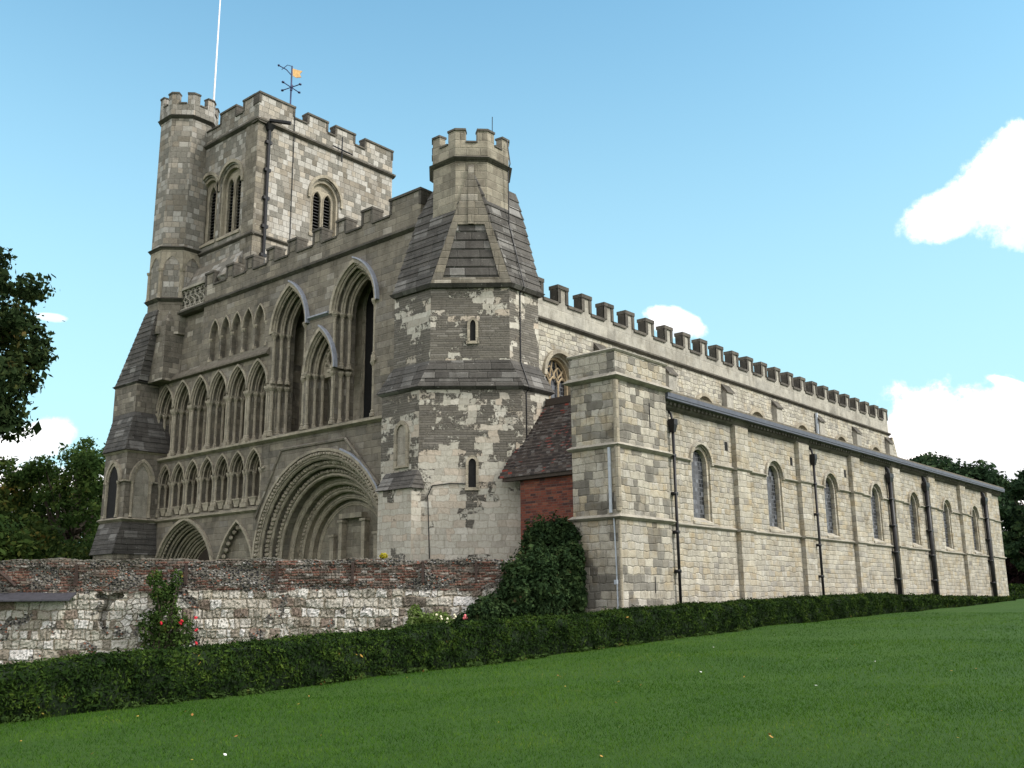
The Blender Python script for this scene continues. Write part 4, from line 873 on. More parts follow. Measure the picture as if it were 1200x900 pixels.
# ---------------- north-west turret
CN = (24.45, 43.45); ON = octagon(CN, 1.27)
m1 = MB(); m1.prism(ON, 17.45, 24.6); nt = m1.build('stair_turret', M_TOWER_W, CH); nt['label'] = 'octagonal stair turret rising at the far corner of the west front'
m1 = MB(); m1.prism(offset(ON, -.02), 13.0, 17.45); mi = m1.build('turret_panelled_stage', M_WEST, nt)
m1 = MB(); pale = MB()
for i in range(8):
    j = (i+1) % 8; P0 = Vector(ON[i]); P1 = Vector(ON[j]); u = (P1-P0).normalized(); n_in = Vector((-u.y, u.x)); L = (P1-P0).length
    fr = Frame(tuple(P0), tuple(u), tuple(n_in)); plate(m1, fr, rect(0, 14.85, L, 17.35), [arch(L/2, L/2-.12, 14.86, 16.3, 17.0, 6)], -.02, .1)
    m1.lathe(P0.x, P0.y, [(14.8, .12), (15, .08), (16.15, .08), (16.2, .12), (16.3, .15)], 8)
    plate(pale, fr, arch(L/2, L/2-.1, 14.87, 16.3, 17.02, 6), [], .012, .05)
m1.build('turret_arcade', M_MOULD, nt); pale.build('turret_panel', mat_chequer('panel_rubble', .68, 9, .95), nt)
m1 = MB()
for z in (14.75, 17.42, 24.55): m1.prism(offset(ON, .02), z-.12, z, offset(ON, .17)); m1.prism(offset(ON, .17), z, z+.08, offset(ON, .04))
m1.build('string_course', M_DARKCOP, nt)
m1 = MB(); cp = MB(); crenel_oct(m1, cp, CN, 1.36, 24.62, 25.22, 25.85, .28, .3); nb = m1.build('turret_battlement', M_TOWER_W, nt); cp.build('coping', M_DARKCOP, CH)
m1 = MB(); m1.prism(octagon(CN, 1.1), 24.5, 24.8); m1.build('turret_roof', M_LEADROOF, nt)
# spreading buttresses below the turret
QA = [(21.9, 42.9), (21.9, 44.8), (23.2, 47.2), (26, 47.2), (26, 42.9)]
QB = [(22.3, 43.1), (22.3, 45.2), (23.3, 46.6), (26, 46.6), (26, 43.1)]
QC = [(22.85, 43.75), (22.85, 45.9), (23.6, 46.4), (26, 46.4), (26, 43.75)]
QE = [(23.18, 42.93), (23.18, 43.98), (23.92, 44.72), (24.98, 44.72), (24.98, 42.2)]
QD = [(23.15, 42.9), (23.15, 44.0), (23.9, 44.75), (25.9, 44.75), (25.9, 42.9)]
QC5 = [(22.85, 43.6), (22.85, 45.9), (23.6, 46.6), (26, 46.6), (26, 43.6)]
M_NWB = mat_ashlar('north_buttress_stone', [(0, (.16, .145, .12)), (.4, (.2, .18, .15)), (.7, (.13, .12, .1)), (.9, (.3, .27, .22)), (1, (.36, .34, .3))], .4, .26, .01, (.07, .065, .055), .03, (.5, .49, .47), .6, .8, .4, .4, seed=70, jit=.8)
m1 = MB(); m1.prism(QA, -1.7, 2.4); m1.prism(offset(QB, -.01), 2.0, 7.2); m1.prism(QC, 7.0, 10.65); bn_ = m1.build('great_buttress', M_NWB, CH); bn_['label'] = 'broad stepped buttress below the stair turret'
m1 = MB(); m1.prism([(23.35, 42.35), (24.3, 42.35), (24.3, 44), (23.35, 44)], 10.65, 13.6, ); m1.prism([(23.35, 42.35), (24.3, 42.35), (24.3, 44), (23.35, 44)], 13.6, 14.4, [(23.7, 42.6), (24.3, 42.6), (24.3, 44), (23.7, 44)]); m1.build('turret_pilaster', M_NWB, CH)
m1 = MB()
stepped(m1, [(21.83, 42.88), (21.83, 45), (23, 47.2), (26, 47.2), (26, 42.88)], [(22.28, 43.08), (22.28, 45.2), (23.3, 46.6), (26, 46.6), (26, 43.08)], 2.4, 3.85, 6, .03)
stepped(m1, [(22.2, 43.12), (22.2, 45.3), (23.3, 46.6), (26, 46.6), (26, 43.12)], [(22.84, 43.74), (22.84, 45.7), (23.6, 46.4), (26, 46.4), (26, 43.74)], 7.25, 9.2, 8, .03)
stepped(m1, QC5, QD, 10.75, 14.2, 14, .03)
m1.prism(offset(QC, .02), 10.6, 10.68, offset(QC, .13)); m1.prism(offset(QC, .13), 10.68, 10.76, offset(QC, .02)); m1.build('weathering_slabs', M_SLAB, bn_)
m1 = MB(); m1.prism(offset(QB, .02), 3.9, 4.0, offset(QB, .16)); m1.prism(offset(QB, .16), 4.0, 4.09, offset(QB, .02)); m1.prism(offset(QB, .0), 7.1, 7.2, offset(QB, .12))
F1 = Frame((0, 43.1), (1, 0), (0, 1)); F2 = Frame((22.3, 0), (0, 1), (1, 0))
for fr, c, hw_ in ((F1, 23.1, .5), (F2, 44.15, .6)):
    ring(m1, fr, arch(c, hw_+.12, 5.75, 5.8, 6.85, 8), arch(c, hw_-.02, 5.75, 5.8, 6.7, 8), -.12, .01); ring(m1, fr, arch(c, hw_, 4.1, 5.8, 6.72, 8), arch(c, hw_-.14, 4.1, 5.8, 6.55, 8), -.06, .01)
    for s in (-1, 1): q = fr.p(c+s*(hw_-.05), 0, -.06); m1.lathe(q[0], q[1], [(4.1, .1), (4.25, .06), (5.62, .06), (5.7, .1), (5.8, .11)], 8)
    fbox(m1, fr, c-hw_-.45, 5.74, c-hw_+.02, 5.82, -.08, .01); fbox(m1, fr, c+hw_-.02, 5.74, c+hw_+.3, 5.82, -.08, .01)
m1.build('blind_niche', M_MOULD, bn_)
m1 = MB(); plate(m1, F1, arch(23.1, .37, 4.1, 5.8, 6.56, 8), [], -.012, .02); m1.build('niche_panel', M_STRING, bn_)
m1 = MB(); plate(m1, F2, arch(44.15, .46, 4.1, 5.8, 6.56, 8), [], -.012, .02); m1.build('niche_panel', M_VOID, bn_)
# ================================================================== brick lean-to
LT = empty('brick_lean_to', (24.4, 19.8, -1.3), 'red brick lean-to with dark tiled roof squeezed between turret and pier', 'outbuilding')
m1 = MB(); m1.box(24.4, 18.2, -1.6, 26.6, 20.8, 4.05); m1.build('brick_wall', M_BRICK, LT)
m1 = MB()
n_ = 22
for i in range(n_):                                  # overlapping tile courses
    a, b = i/n_, (i+1)/n_; x0, z0, x1, z1 = 24.2+2.3*a, 4.12+2.78*a, 24.2+2.3*b, 4.12+2.78*b
    m1.add([(x0-.01, 18.28, z0+.045), (x0-.01, 21.6, z0+.045), (x1+.03, 21.6, z1+.0), (x1+.03, 18.28, z1+.0), (x0-.01, 18.28, z0-.03), (x0-.01, 21.6, z0-.03), (x1+.03, 21.6, z1-.1), (x1+.03, 18.28, z1-.1)],
           [(0, 1, 2, 3), (4, 7, 6, 5), (0, 4, 5, 1), (1, 5, 6, 2), (2, 6, 7, 3), (3, 7, 4, 0)])
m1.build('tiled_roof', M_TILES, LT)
m1 = MB(); m1.box(24.22, 18.3, 3.98, 24.42, 21.42, 4.12); m1.box(26.4, 18.25, 6.85, 26.75, 21.3, 7.1); m1.build('eaves_board', M_WOOD, LT)
m1 = MB(); m1.box(26.6, 18.3, 4, 26.95, 22.1, 6.8); m1.build('gable_wall', M_BRICK, LT)

# ================================================================== garden wall
WA, WB = Vector((10.2, 31.0)), Vector((21.35, 18.0)); WL = (WB-WA).length; wu = (WB-WA)/WL; FG = Frame(tuple(WA), tuple(wu), (-wu.y*1, wu.x*1))
FG.n = Vector((-wu.y, wu.x, 0))                       # away from the camera
GW = empty('garden_wall', (WA.x, WA.y, -1.8), 'long patched boundary wall, red brick and flint above, pale rubble stones below', 'wall')
def wall_u(px):                                       # distance along the wall seen at a photo column
    d_ = px_dir(px, 655); dn = Vector((-wu.y, wu.x)); k = WA.dot(dn)/(Vector((d_.x, d_.y)).dot(dn)); return (Vector((d_.x*k, d_.y*k))-WA).dot(wu)
def wall_mesh():
    m_ = MB(); nu, nv = 420, 76; vs = []; z0, z1 = -2.2, 1.36
    for i in range(nu+1):
        u = WL*i/nu; tp = z1-.0072*u+.025*math.sin(u*2.1)+.02*math.sin(u*5.3)+rnd.uniform(-.015, .02)
        for j in range(nv+1):
            v = z0+(tp-z0)*j/nv; d = .035*math.sin(u*3.1+v*4)*math.sin(v*5-u)+rnd.uniform(-.022, .022)
            hu = wall_u(127); q_ = ((u-hu-.08*math.sin(v*6))/.16)**2+((v+.15)/.42)**2; q2_ = ((u-hu-.12)/.42)**2+((v-.3-.04*math.sin(u*9))/.1)**2
            if min(q_, q2_) < 1: d += .4
            if v > 1.12 : d -= .03
            if v > .5+.12*math.sin(u*.7): d += -.02
            vs.append(FG.p(u, v, d))
    fs = [(i*(nv+1)+j, (i+1)*(nv+1)+j, (i+1)*(nv+1)+j+1, i*(nv+1)+j+1) for i in range(nu) for j in range(nv)]
    b = len(vs)
    for i in range(nu+1): q = vs[i*(nv+1)+nv]; p_ = FG.p(WL*i/nu, q[2]+.03, .22); vs += [p_, FG.p(WL*i/nu, q[2]-.02, .45), FG.p(WL*i/nu, z0, .45)]
    for i in range(nu):
        a, c = i*(nv+1)+nv, (i+1)*(nv+1)+nv; fs += [(a, c, b+3*i+3, b+3*i), (b+3*i, b+3*i+3, b+3*i+4, b+3*i+1), (b+3*i+1, b+3*i+4, b+3*i+5, b+3*i+2)]
    fs.append(tuple([i for i in range(nv+1)]+[b, b+1, b+2])[::-1]); e = nu*(nv+1); fs.append(tuple([e+i for i in range(nv+1)]+[b+3*nu, b+3*nu+1, b+3*nu+2]))
    me_ = bpy.data.meshes.new('wall_masonry'); me_.from_pydata(vs, [], fs)
    bm = bmesh.new(); bm.from_mesh(me_); bmesh.ops.recalc_face_normals(bm, faces=bm.faces); bm.to_mesh(me_); bm.free()
    uvl = me_.uv_layers.new(name='UVMap'); o2 = Vector((WA.x, WA.y, 0))
    for l in me_.loops: q = Vector(vs[l.vertex_index]); uvl.data[l.index].uv = ((q-o2).dot(Vector((*wu, 0)))+(q-o2).dot(FG.n)*.999*(1 if abs((q-o2).dot(FG.n)) > .1 else 0), q.z)
    return link('wall_masonry', me_, M_GWALL, GW)
wall_mesh()
for px in (92, 220, 326, 414, 496, 558):
    u = wall_u(px); m1 = MB(); fbox(m1, FG, u-.035, .62, u+.035, 1.2, -.1, .02); m1.build('iron_tie', M_IRONRUST, GW)
u = wall_u(12); m1 = MB(); m1.tube([FG.p(u-.18, 1.0, -.12), FG.p(u+.02, .85, -.13), FG.p(u+.28, .62, -.1)], .05, 6); m1.build('iron_tie', M_IRONRUST, GW)
m1 = MB(); ua, ub = wall_u(-70), wall_u(93); m1.add([FG.p(u_, v_, d_) for u_ in (max(ua, 0), ub) for v_, d_ in ((.24, -.42), (.20, -.42), (.40, .02), (.45, .02))], [(0, 1, 2, 3), (4, 7, 6, 5), (0, 4, 5, 1), (1, 5, 6, 2), (2, 6, 7, 3), (3, 7, 4, 0)]); m1.build('slate_ledge', plain('dark_slate', (.05, .05, .06), .6), GW)

# ================================================================== roof furniture
FP = empty('flagpole', (27.0, 45.5, 22.8), 'tall white flagpole standing on the tower roof beside the stair turret', 'flagpole')
m1 = MB(); m1.tube([(27.0, 45.5, 22.9), (27, 45.5, 28), (27, 45.5, 34.6)], [.068, .055, .035], 8); m1.build('pole', M_WHITE, FP, True)
m1 = MB(); m1.blob((27.0, 45.5, 34.68), (.12, .12, .1), 2); m1.build('finial', M_BLUEIRON, FP)
vx, vy = 28.0, 39.6
VN = empty('weathervane', (vx, vy, 22.9), 'weathervane with gilded pennant and direction arms on the tower roof', 'weathervane')
m1 = MB(); m1.tube([(vx, vy, 22.9), (vx, vy, 28.2)], .045, 6); m1.build('spindle', M_BLUEIRON, VN)
m1 = MB()
for a in range(4): dx, dy = math.cos(a*1.5708+.2), math.sin(a*1.5708+.2); m1.tube([(vx, vy, 26.95), (vx+dx*.62, vy+dy*.62, 26.95)], .028, 5); m1.blob((vx+dx*.62, vy+dy*.62, 26.95), (.09, .09, .07))
m1.tube([(vx, vy, 26.75), (vx+.05, vy, 27.1)], .07, 6)
m1.build('direction_arms', M_BLUEIRON, VN)
r_ = Vector((cR.x, cR.y, 0)).normalized()
m1 = MB(); pv = Vector((vx, vy, 27.95)); out = [(.04, .1), (.28, .02), (.56, -.06), (.43, -.23), (.52, -.42), (.24, -.44), (.06, -.33)]; rr = Vector((r_.x, r_.y, 0)); th = Vector((-r_.y, r_.x, 0))*.02
m1.add([pv+rr*a+Vector((0, 0, b))-th for a, b in out]+[pv+rr*a+Vector((0, 0, b))+th for a, b in out], [tuple(range(7)), tuple(range(7, 14))[::-1]]+[(i, 7+i, 7+(i+1) % 7, (i+1) % 7) for i in range(7)]); m1.build('pennant', M_GILT, VN)
m1 = MB(); m1.tube([pv+Vector((0, 0, -.3)), pv-rr*.3+Vector((0, 0, .05)), pv-rr*.72+Vector((0, 0, .3))], .028, 5); m1.tube([pv-rr*.55+Vector((0, 0, .05)), pv-rr*.25+Vector((0, 0, .32)), pv-rr*.05+Vector((0, 0, .25))], .02, 5); m1.blob(pv-rr*.72+Vector((0, 0, .3)), .07); m1.build('pointer', M_BLUEIRON, VN)

# ================================================================== foliage
def leaf_mesh(name, pts, nor, size, mat, parent=None, asp=.55, spread=.9, var=.35):
    """one small four-sided leaf per point, turned loosely along nor"""
    n = len(pts); N = nor+NR.normal(0, spread, (n, 3)); N /= np.linalg.norm(N, axis=1, keepdims=True)
    A = np.cross(N, NR.normal(0, 1, (n, 3))); A /= np.linalg.norm(A, axis=1, keepdims=True); B = np.cross(N, A)
    s = (size*np.exp(NR.normal(0, var, n)))[:, None] if np.isscalar(size) else (size*np.exp(NR.normal(0, var, n)))[:, None]
    V = np.stack([pts-A*s, pts-B*s*asp+N*s*.12, pts+A*s, pts+B*s*asp-N*s*.1], 1).reshape(-1, 3)
    me_ = bpy.data.meshes.new(name); me_.vertices.add(4*n); me_.loops.add(4*n); me_.polygons.add(n)
    me_.vertices.foreach_set('co', V.ravel()); me_.loops.foreach_set('vertex_index', np.arange(4*n)); me_.polygons.foreach_set('loop_start', np.arange(n)*4); me_.polygons.foreach_set('loop_total', np.full(n, 4))
    me_.update(); return link(name, me_, mat, parent)
def clump_cloud(centres, radii, n, squash=.8):
    """leaf points on and inside a set of clumps, denser to their shells; normals outward"""
    w_ = radii**2; w_ = w_/w_.sum(); k = NR.choice(len(centres), n, p=w_); d = NR.normal(0, 1, (n, 3)); d /= np.linalg.norm(d, axis=1, keepdims=True)
    r = radii[k]*(NR.uniform(.1, 1.0, n)**.5)*(1+np.abs(NR.normal(0, .28, n))); P = centres[k]+d*r[:, None]*np.array([1, 1, squash]); return P, d+np.array([0, 0, .35])
def make_tree(name, label, x, y, h, cr, ch, mat, nclump, nleaf, lsize, trunk_r=.35, seed=0, group=None, crown_z=None, shape=1., bare=.0, csize=.2, core=True):
    rg = np.random.default_rng(seed); z0 = float(ground(x, y)); T = empty(name, (x, y, z0), label, 'tree', group)
    cz = z0+h-ch/2 if crown_z is None else crown_z
    C = []; Rr = []
    while len(C) < nclump:
        d = rg.normal(0, 1, 3); d /= np.linalg.norm(d); rr_ = rg.uniform(.3, 1)**.5*.9; p = np.array([d[0]*cr*rr_, d[1]*cr*rr_, d[2]*ch/2*rr_])
        if p[2] < -ch*.3 and np.hypot(p[0], p[1]) > cr*.75: continue
        C.append(np.array([x, y, cz])+p); Rr.append(cr*csize*rg.uniform(.6, 1.35))
    C = np.array(C); Rr = np.array(Rr)
    tk = MB(); tk.tube([(x, y, z0-.3), (x+.1, y, z0+h*.2), (x-.1, y+.1, z0+h*.45), (x, y, z0+h*.85)], [trunk_r*1.3, trunk_r, trunk_r*.7, trunk_r*.15], 8)
    for i in range(0, nclump, max(1, nclump//40)):
        c = C[i]; f_ = rg.uniform(.25, .6); b = np.array([x, y, z0+h*f_*.8]); m_ = (b+c)/2+np.array([0, 0, .06*h])*rg.uniform(-.5, 1); tk.tube([tuple(b), tuple(m_), tuple(c)], [trunk_r*.4, trunk_r*.25, trunk_r*.08], 5)
    tk.build('trunk', M_BARK, T)
    P, N_ = clump_cloud(C, Rr, nleaf); leaf_mesh('crown', P, N_, lsize, mat, T); return T
def px_at(px, depth, z=None):
    d_ = px_dir(px, 700); k = depth/d_.dot(cF); return d_.x*k, d_.y*k
# near tree at the left edge, mostly outside the picture
x, y = px_at(-148, 27)
make_tree('near_tree', 'large leafy tree whose drooping branches enter at the left edge', x, y, 15.2, 4.2, 10.8, L_NEAR, 240, 52000, .085, .35, 3, crown_z=7.5, csize=.105)
for i, (px, dep, h, cr, ch, mat, n, ls, lab) in enumerate((
        (78, 62, 12.3, 4.6, 11.6, L_TREE, 24000, .14, 'tall green tree right beside the left edge of the west front'),
        (18, 70, 11.3, 5.0, 11, L_AUTUMN, 14000, .16, 'tree with thinning yellowish crown behind the garden wall, near the left edge'),
        (118, 75, 14.6, 3.6, 13.6, L_TREE, 15000, .16, 'narrow dark tree touching the great buttress outline'),
        (-45, 60, 12, 5.0, 11, L_AUTUMN, 16000, .2, 'broad tree cut by the left edge behind the garden wall'))):
    x, y = px_at(px, dep); make_tree('background_tree', lab, x, y, h, cr, ch, mat, 130, n, ls*.8, .3, 20+i, 'trees behind the garden wall', csize=.14)
for i, (px, dep, h, cr, mat, lab) in enumerate(((40, 48, 5.0, 3.6, L_AUTUMN, 'low yellow-green bush above the garden wall, left one'), (100, 52, 4.6, 3.2, L_TREE, 'low green bush above the garden wall beside the buttress'), (-15, 46, 5.2, 3.2, L_TREE, 'low bush above the garden wall at the very left edge'))):
    x, y = px_at(px, dep); make_tree('garden_shrub', lab, x, y, h, cr, h*.95, mat, 40, 14000, .13, .12, 40+i, 'bushes behind the garden wall', csize=.26)
for i, (px, dep, h, cr, ch, mat, n, ls, lab) in enumerate((
        (1118, 118, 17.6, 7.6, 12, L_DARK, 60000, .27, 'big dark domed tree rising behind the aisle roof'),
        (1080, 112, 15.6, 3.2, 8, L_YELLOW, 16000, .24, 'yellowish green rounded crown in front of the dark domed tree'),
        (1154, 110, 10.4, 3.4, 10.3, L_DARK, 30000, .26, 'dark tree just right of the end of the aisle'),
        (1226, 92, 12.8, 4.0, 11.6, L_DARK, 18000, .21, 'dark spreading tree cut by the right edge'),
        (1186, 100, 6.5, 4.0, 6.8, L_COPPER, 22000, .2, 'low purple-leaved tree between the aisle end and the right edge'),
        (1240, 120, 12, 6, 12, L_DARK, 20000, .26, 'dark tree further out beyond the right edge'))):
    x, y = px_at(px, dep); make_tree('background_tree', lab, x, y, h, cr, ch, mat, 170, n, ls*.85, .4, 60+i, 'trees behind the east end', csize=.145)

# hedges ------------------------------------------------------------
HX = [-3, 6.4, 9.1, 12.8, 18, 21, 24.3, 31.2, 39.3, 43.9, 60]; HZ = [-1.0, -.86, -.76, -.59, -.39, -.31, -.15, .05, .24, .29, .3]
def hedge(label, x0, x1, ztop, y0=15.62, y1=16.5, dens=1500, ls=.032):
    H = empty('hedge', (x0, y0, float(ground(x0, y0))), label, 'hedge', 'clipped hedges along the church')
    n = max(12, int((x1-x0)/.12)); m_ = MB(); prof = []
    wob = lambda s_, t_: .045*math.sin(s_*2.3+t_)+.035*math.sin(s_*5.1+2*t_)+.03*math.sin(s_*.8)+.02*math.sin(s_*11+3*t_)
    rows = []
    for i in range(n+1):
        s_ = x0+(x1-x0)*i/n; zb = float(ground(s_, y0))-.1; zt = ztop(s_) if callable(ztop) else ztop; e = min(i, n-i)/n*(x1-x0); sh_ = max(0, 1-e/.25); zt += .02*math.sin(s_*1.7)
        rows.append([(s_, y0+.1+sh_*.1+wob(s_, 0)*.6, zb), (s_, y0+.0+sh_*.1+wob(s_, 1), zb+.35), (s_, y0+.01+sh_*.12+wob(s_, 2), zt-.14-sh_*.06), (s_, y0+.08+sh_*.12, zt-.05-sh_*.08+wob(s_, 4)*.3), (s_, y0+.22+sh_*.1, zt-sh_*.09+wob(s_, 3)*.4), (s_, y1-.15, zt-sh_*.09), (s_, y1, zt-.12-sh_*.08), (s_, y1-.02, zb)])
    vs = [v for r__ in rows for v in r__]; k = 8; fs = [(i*k+j, (i+1)*k+j, (i+1)*k+j+1, i*k+j+1) for i in range(n) for j in range(k-1)]+[tuple(range(k))[::-1], tuple(range(n*k, n*k+k))]
    m_.add(vs, fs); m_.build('hedge_body', M_HEDGEIN, H)
    A = np.array(rows); L_ = x1-x0; girth = 2.1; nl = int(L_*girth*dens)
    ii = NR.uniform(0, n-1e-6, nl); jj = NR.choice([0, 1, 2, 3, 4, 5], nl, p=[.17, .31, .09, .1, .28, .05])+NR.uniform(0, 1, nl); i0 = ii.astype(int); j0 = jj.astype(int); fi = (ii-i0)[:, None]; fj = (jj-j0)[:, None]
    P = (A[i0, j0]*(1-fi)+A[i0+1, j0]*fi)*(1-fj)+(A[i0, j0+1]*(1-fi)+A[i0+1, j0+1]*fi)*fj
    nrm = np.where(jj[:, None] < 3, [[0, -1, .15]], [[0, -.25, 1]]); P = P+nrm*(NR.normal(.0, .022, nl)+np.where(NR.uniform(0, 1, nl) < .05, NR.uniform(0, .09, nl), 0)-.022*np.clip(np.sin(P[:, 0]*3.7)*np.sin(P[:, 2]*9+P[:, 0]*2), 0, 1))[:, None]
    for e_, sg in ((0, -1), (n, 1)):
        q = int(450*dens/1500); u_ = NR.uniform(0, 1, (q, 2)); zb_, zt_ = A[e_, 0, 2], A[e_, 4, 2]; P = np.vstack([P, np.stack([np.full(q, A[e_, 0, 0])+sg*NR.uniform(-.02, .05, q), y0+.1+u_[:, 0]*.7, zb_+u_[:, 1]*(zt_-zb_-.06)], 1)]); nrm = np.vstack([nrm, np.tile([[sg, 0, .1]], (q, 1))])
    leaf_mesh('hedge_foliage', P, nrm, ls, L_YEW, H, .4, .75)
M_HEDGEIN = plain('hedge_interior', (.006, .014, .004), 1, 0, .3)
zt_f = lambda s_: float(np.interp(s_, HX, HZ))
hedge('long clipped dark hedge in front of the garden wall and the aisle, the longest one', -2.5, 44.0, zt_f, dens=2300, ls=.032)
hedge('clipped hedge block next to the end of the longest hedge', 44.35, 49.6, .22, dens=900, ls=.045)
hedge('clipped hedge block second from the far right end', 49.9, 55.8, .18, dens=800, ls=.05)
hedge('low clipped hedge block at the far corner of the aisle', 56.1, 61.6, .14, dens=700, ls=.055)
hedge('taller clipped hedge beyond the aisle corner at the right edge', 68, 84, .95, 17.6, 18.8, dens=420, ls=.075)
# edge weeds below the hedge
n = 5200; xs = NR.uniform(4, 30, n)**1.0; clu = (np.sin(xs*3.1)+np.sin(xs*7.7)) > .1; xs = xs[clu]; ys = 15.62-np.abs(NR.normal(0, .09, len(xs))); P = np.stack([xs, ys, ground(xs, ys)+NR.uniform(.01, .1, len(xs))], 1)
tag(leaf_mesh('ground_weeds', P, np.tile([[0, -.3, 1.]], (len(P), 1)), .035, L_ROSE, None), 'leafy weeds creeping out under the foot of the long hedge', 'weeds', kind='stuff')

# creeper over the lean-to and the bush beside it
def bush(name, label, cat, blobs, n, ls, mat, stem=None, group=None, parent_z=None):
    c0 = blobs[0]; T = empty(name, (c0[0], c0[1], float(ground(c0[0], c0[1]))), label, cat, group)
    C, Rr = [], []
    for (x, y, z, rx, ry, rz, k) in blobs:
        for _ in range(k):
            d = NR.normal(0, 1, 3); d /= np.linalg.norm(d); q = NR.uniform(.2, 1)**.4; C.append([x+d[0]*rx*q, y+d[1]*ry*q, z+d[2]*rz*q]); Rr.append(min(rx, rz)*NR.uniform(.16, .34))
    P, N_ = clump_cloud(np.array(C), np.array(Rr), n//2)
    B_ = np.array(blobs)[:, :6]; w_ = B_[:, 3]*B_[:, 5]; kk = NR.choice(len(B_), n-n//2, p=w_/w_.sum()); d = NR.normal(0, 1, (len(kk), 3)); d /= np.linalg.norm(d, axis=1, keepdims=True)
    lump = 1+.12*np.sin(d[:, 0]*7+kk)+.1*np.sin(d[:, 2]*9+2*kk)+.08*np.sin(d[:, 1]*13)
    P = np.vstack([P, B_[kk, :3]+d*B_[kk, 3:6]*(lump*NR.uniform(.4, 1, len(kk))**.35*(1+np.abs(NR.normal(0, .05, len(kk)))))[:, None]]); N_ = np.vstack([N_, d+np.array([0, 0, .3])])
    o = leaf_mesh('foliage', P, N_, ls, mat, T)
    s_ = MB(); zb = float(ground(c0[0], c0[1]))
    for i in range(0, len(C), max(1, len(C)//14)): s_.tube([(c0[0]+NR.uniform(-.2, .2), c0[1], zb-.2), ((c0[0]+C[i][0])/2, (c0[1]+C[i][1])/2, (zb+C[i][2])/2+.2), tuple(C[i])], [.04, .03, .012], 5)
    s_.build('stems', M_BARK, T); return T
bush('creeper', 'dense dark green creeper climbing the brick lean-to beside the pier', 'creeper',
     [(23.7, 19.3, 1.0, .45, 1.0, 1.45, 90), (23.6, 19.9, .1, .5, .8, 1.4, 70), (23.7, 18.3, .6, .4, .5, 1.6, 50), (23.4, 19.2, -.7, .7, 1.3, 1.0, 60), (23.9, 18.9, 2.0, .35, .75, .55, 40), (23.6, 20.7, -.3, .5, .6, 1.0, 40)], 95000, .05, L_CREEP)
ce = FG.p(wall_u(606), 0, -.45); cf = FG.p(wall_u(574), 0, -.6)
bush('evergreen_shrub', 'low spreading dark shrub between the garden wall and the creeper', 'shrub',
     [(21.2, 18.2, -.1, .7, .8, .8, 60), (22.0, 18.4, .1, .9, .9, .85, 60), (20.6, 18.25, -.5, .5, .5, .6, 30), (22.6, 18.9, .2, .7, .8, 1.0, 40), (ce[0], ce[1], .35, .42, .45, .85, 40), (ce[0]+.5, ce[1]-.3, .7, .5, .5, .9, 40), (cf[0], cf[1], -.3, .55, .55, .5, 34), (cf[0]-.35, cf[1]+.4, -.6, .4, .4, .4, 20)], 78000, .045, L_CREEP)
bp = FG.p(wall_u(207), 0, -.45)
rs = bush('climbing_rose', 'climbing rose with a few red blooms against the rubble garden wall', 'rose bush',
     [(bp[0], bp[1], -.4, .33, .33, .9, 44), (bp[0]-.1, bp[1]+.12, .35, .3, .3, .4, 20), (bp[0]+.3, bp[1]-.35, -.7, .28, .28, .5, 20), (bp[0]-.28, bp[1]+.3, .8, .2, .2, .25, 14), (bp[0]-.3, bp[1]+.36, -.6, .3, .3, .55, 16), (bp[0]+.12, bp[1]-.15, .75, .16, .16, .3, 8)], 9000, .032, L_ROSE)
def blooms(T, pxs, mat, depth, r):
    for px, py in pxs:
        d_ = px_dir(px, py); q = d_*(depth/d_.dot(cF)); m_ = MB()
        for k in range(6): m_.blob((q.x+rnd.uniform(-.5, .5)*r, q.y+rnd.uniform(-.5, .5)*r, q.z+rnd.uniform(-.5, .5)*r), r*.62)
        m_.build('bloom', mat, T)
rd = Vector(bp).dot(cF)-.45
blooms(rs, [(213, 728), (211.5, 730.5), (229, 724), (230, 738), (229.5, 754), (189, 730)], M_RED, rd, .05)
bp2 = FG.p(wall_u(512), 0, -.6)
fb = bush('flowering_bush', 'pale green bush with small cream flowers at the foot of the garden wall', 'bush',
     [(bp2[0], bp2[1], -.75, .62, .62, .5, 44), (bp2[0]-.35, bp2[1]+.4, -.55, .22, .22, .55, 10)], 9000, .04, L_LIGHT)
blooms(fb, [(545, 723)], M_PINK, Vector(bp2).dot(cF)-.4, .07)
m_ = MB()
for i in range(26): m_.blob((bp2[0]+rnd.uniform(-.6, .5), bp2[1]+rnd.uniform(-.9, .1), -.5+rnd.uniform(-.3, .25)), .035)
m_.build('cream_flowers', plain('cream_petals', (.75, .7, .5), .6), fb)
yp = px_dir(449, 652); q = FG.p(wall_u(449), 1.33, .1)
bush('wall_weed', 'small yellow flowering weed growing on top of the garden wall', 'weed', [(q[0], q[1], 1.38, .1, .1, .07, 6)], 260, .03, mat_leaf('yellow_flowers', [(0, (.2, .2, .03)), (.5, (.5, .42, .04)), (1, (.1, .16, .03))], .2))

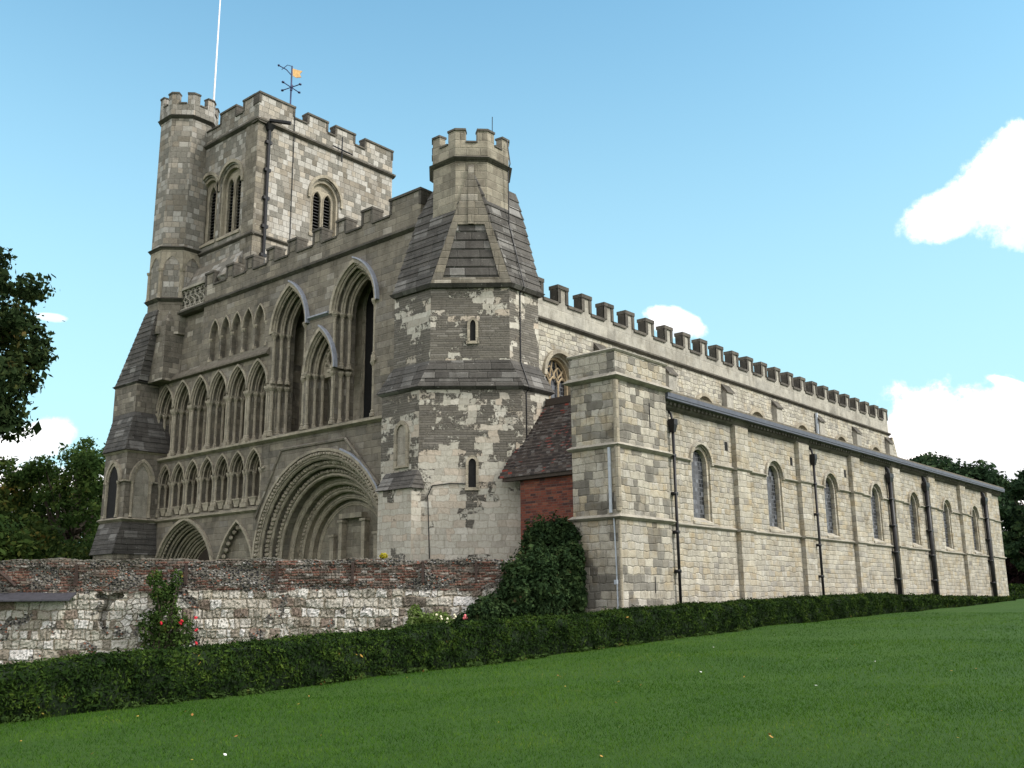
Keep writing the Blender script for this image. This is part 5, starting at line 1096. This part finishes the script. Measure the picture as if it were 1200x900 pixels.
# grass blades on the lawn --------------------------------------------
def blades():
    Ps = []
    for (r0, r1, dens) in ((7, 12, 1500), (12, 18, 800), (18, 28, 330), (28, 45, 110)):
        n_ = int(dens*(r1**2-r0**2)/2*1.05); a = NR.uniform(R(40.9-31), R(40.9+31), n_); r = np.sqrt(NR.uniform(r0**2, r1**2, n_)); x_, y_ = r*np.cos(a), r*np.sin(a); k = y_ < 15.6; Ps.append(np.stack([x_[k], y_[k], np.full(k.sum(), (r0+r1)/2)], 1))
    Q = np.vstack(Ps); n_ = len(Q); sc = np.sqrt(Q[:, 2]/9.5); hgt = NR.uniform(.015, .04, n_)*np.clip(sc, 1, 1.5); wd = .0035*sc*NR.uniform(.7, 1.4, n_); a = NR.uniform(0, 6.283, n_); b = NR.uniform(0, 6.283, n_)
    z = ground(Q[:, 0], Q[:, 1]); base = np.stack([Q[:, 0], Q[:, 1], z-.003], 1); w3 = np.stack([np.cos(a)*wd, np.sin(a)*wd, 0*wd], 1); tip = base+np.stack([np.cos(b)*hgt*.7, np.sin(b)*hgt*.7, hgt], 1)
    V = np.stack([base-w3, base+w3, tip], 1).reshape(-1, 3); me_ = bpy.data.meshes.new('grass_blades'); me_.vertices.add(3*n_); me_.loops.add(3*n_); me_.polygons.add(n_)
    me_.vertices.foreach_set('co', V.ravel()); me_.loops.foreach_set('vertex_index', np.arange(3*n_)); me_.polygons.foreach_set('loop_start', np.arange(n_)*3); me_.polygons.foreach_set('loop_total', np.full(n_, 3)); me_.update(); print('blades', n_)
    return link('grass_blades', me_, L_BLADE)
tag(blades(), 'short grass blades covering the lawn', 'grass', kind='stuff')
n_ = 90; a = NR.uniform(R(14), R(70), n_); r = NR.uniform(9, 26, n_); xs, ys = r*np.cos(a), r*np.sin(a); k = ys < 15.4; xs, ys = xs[k], ys[k]
tag(leaf_mesh('fallen_leaves', np.stack([xs, ys, ground(xs, ys)+.03], 1), np.tile([[0, 0, 1.]], (len(xs), 1)), .021, M_LITTER, None, .6, .35), 'scattered yellow and brown fallen leaves on the lawn', 'fallen leaves', kind='stuff')
n_ = 26; a = NR.uniform(R(14), R(66), n_); r = NR.uniform(9, 34, n_); xs, ys = r*np.cos(a), r*np.sin(a); k = ys < 15.4; xs, ys = xs[k], ys[k]
tag(leaf_mesh('daisies', np.stack([xs, ys, ground(xs, ys)+.04], 1), np.tile([[0, 0, 1.]], (len(xs), 1)), .02, plain('daisy_white', (.75, .75, .72), .7), None, .9, .3), 'tiny white daisies scattered over the lawn', 'daisies', kind='stuff')
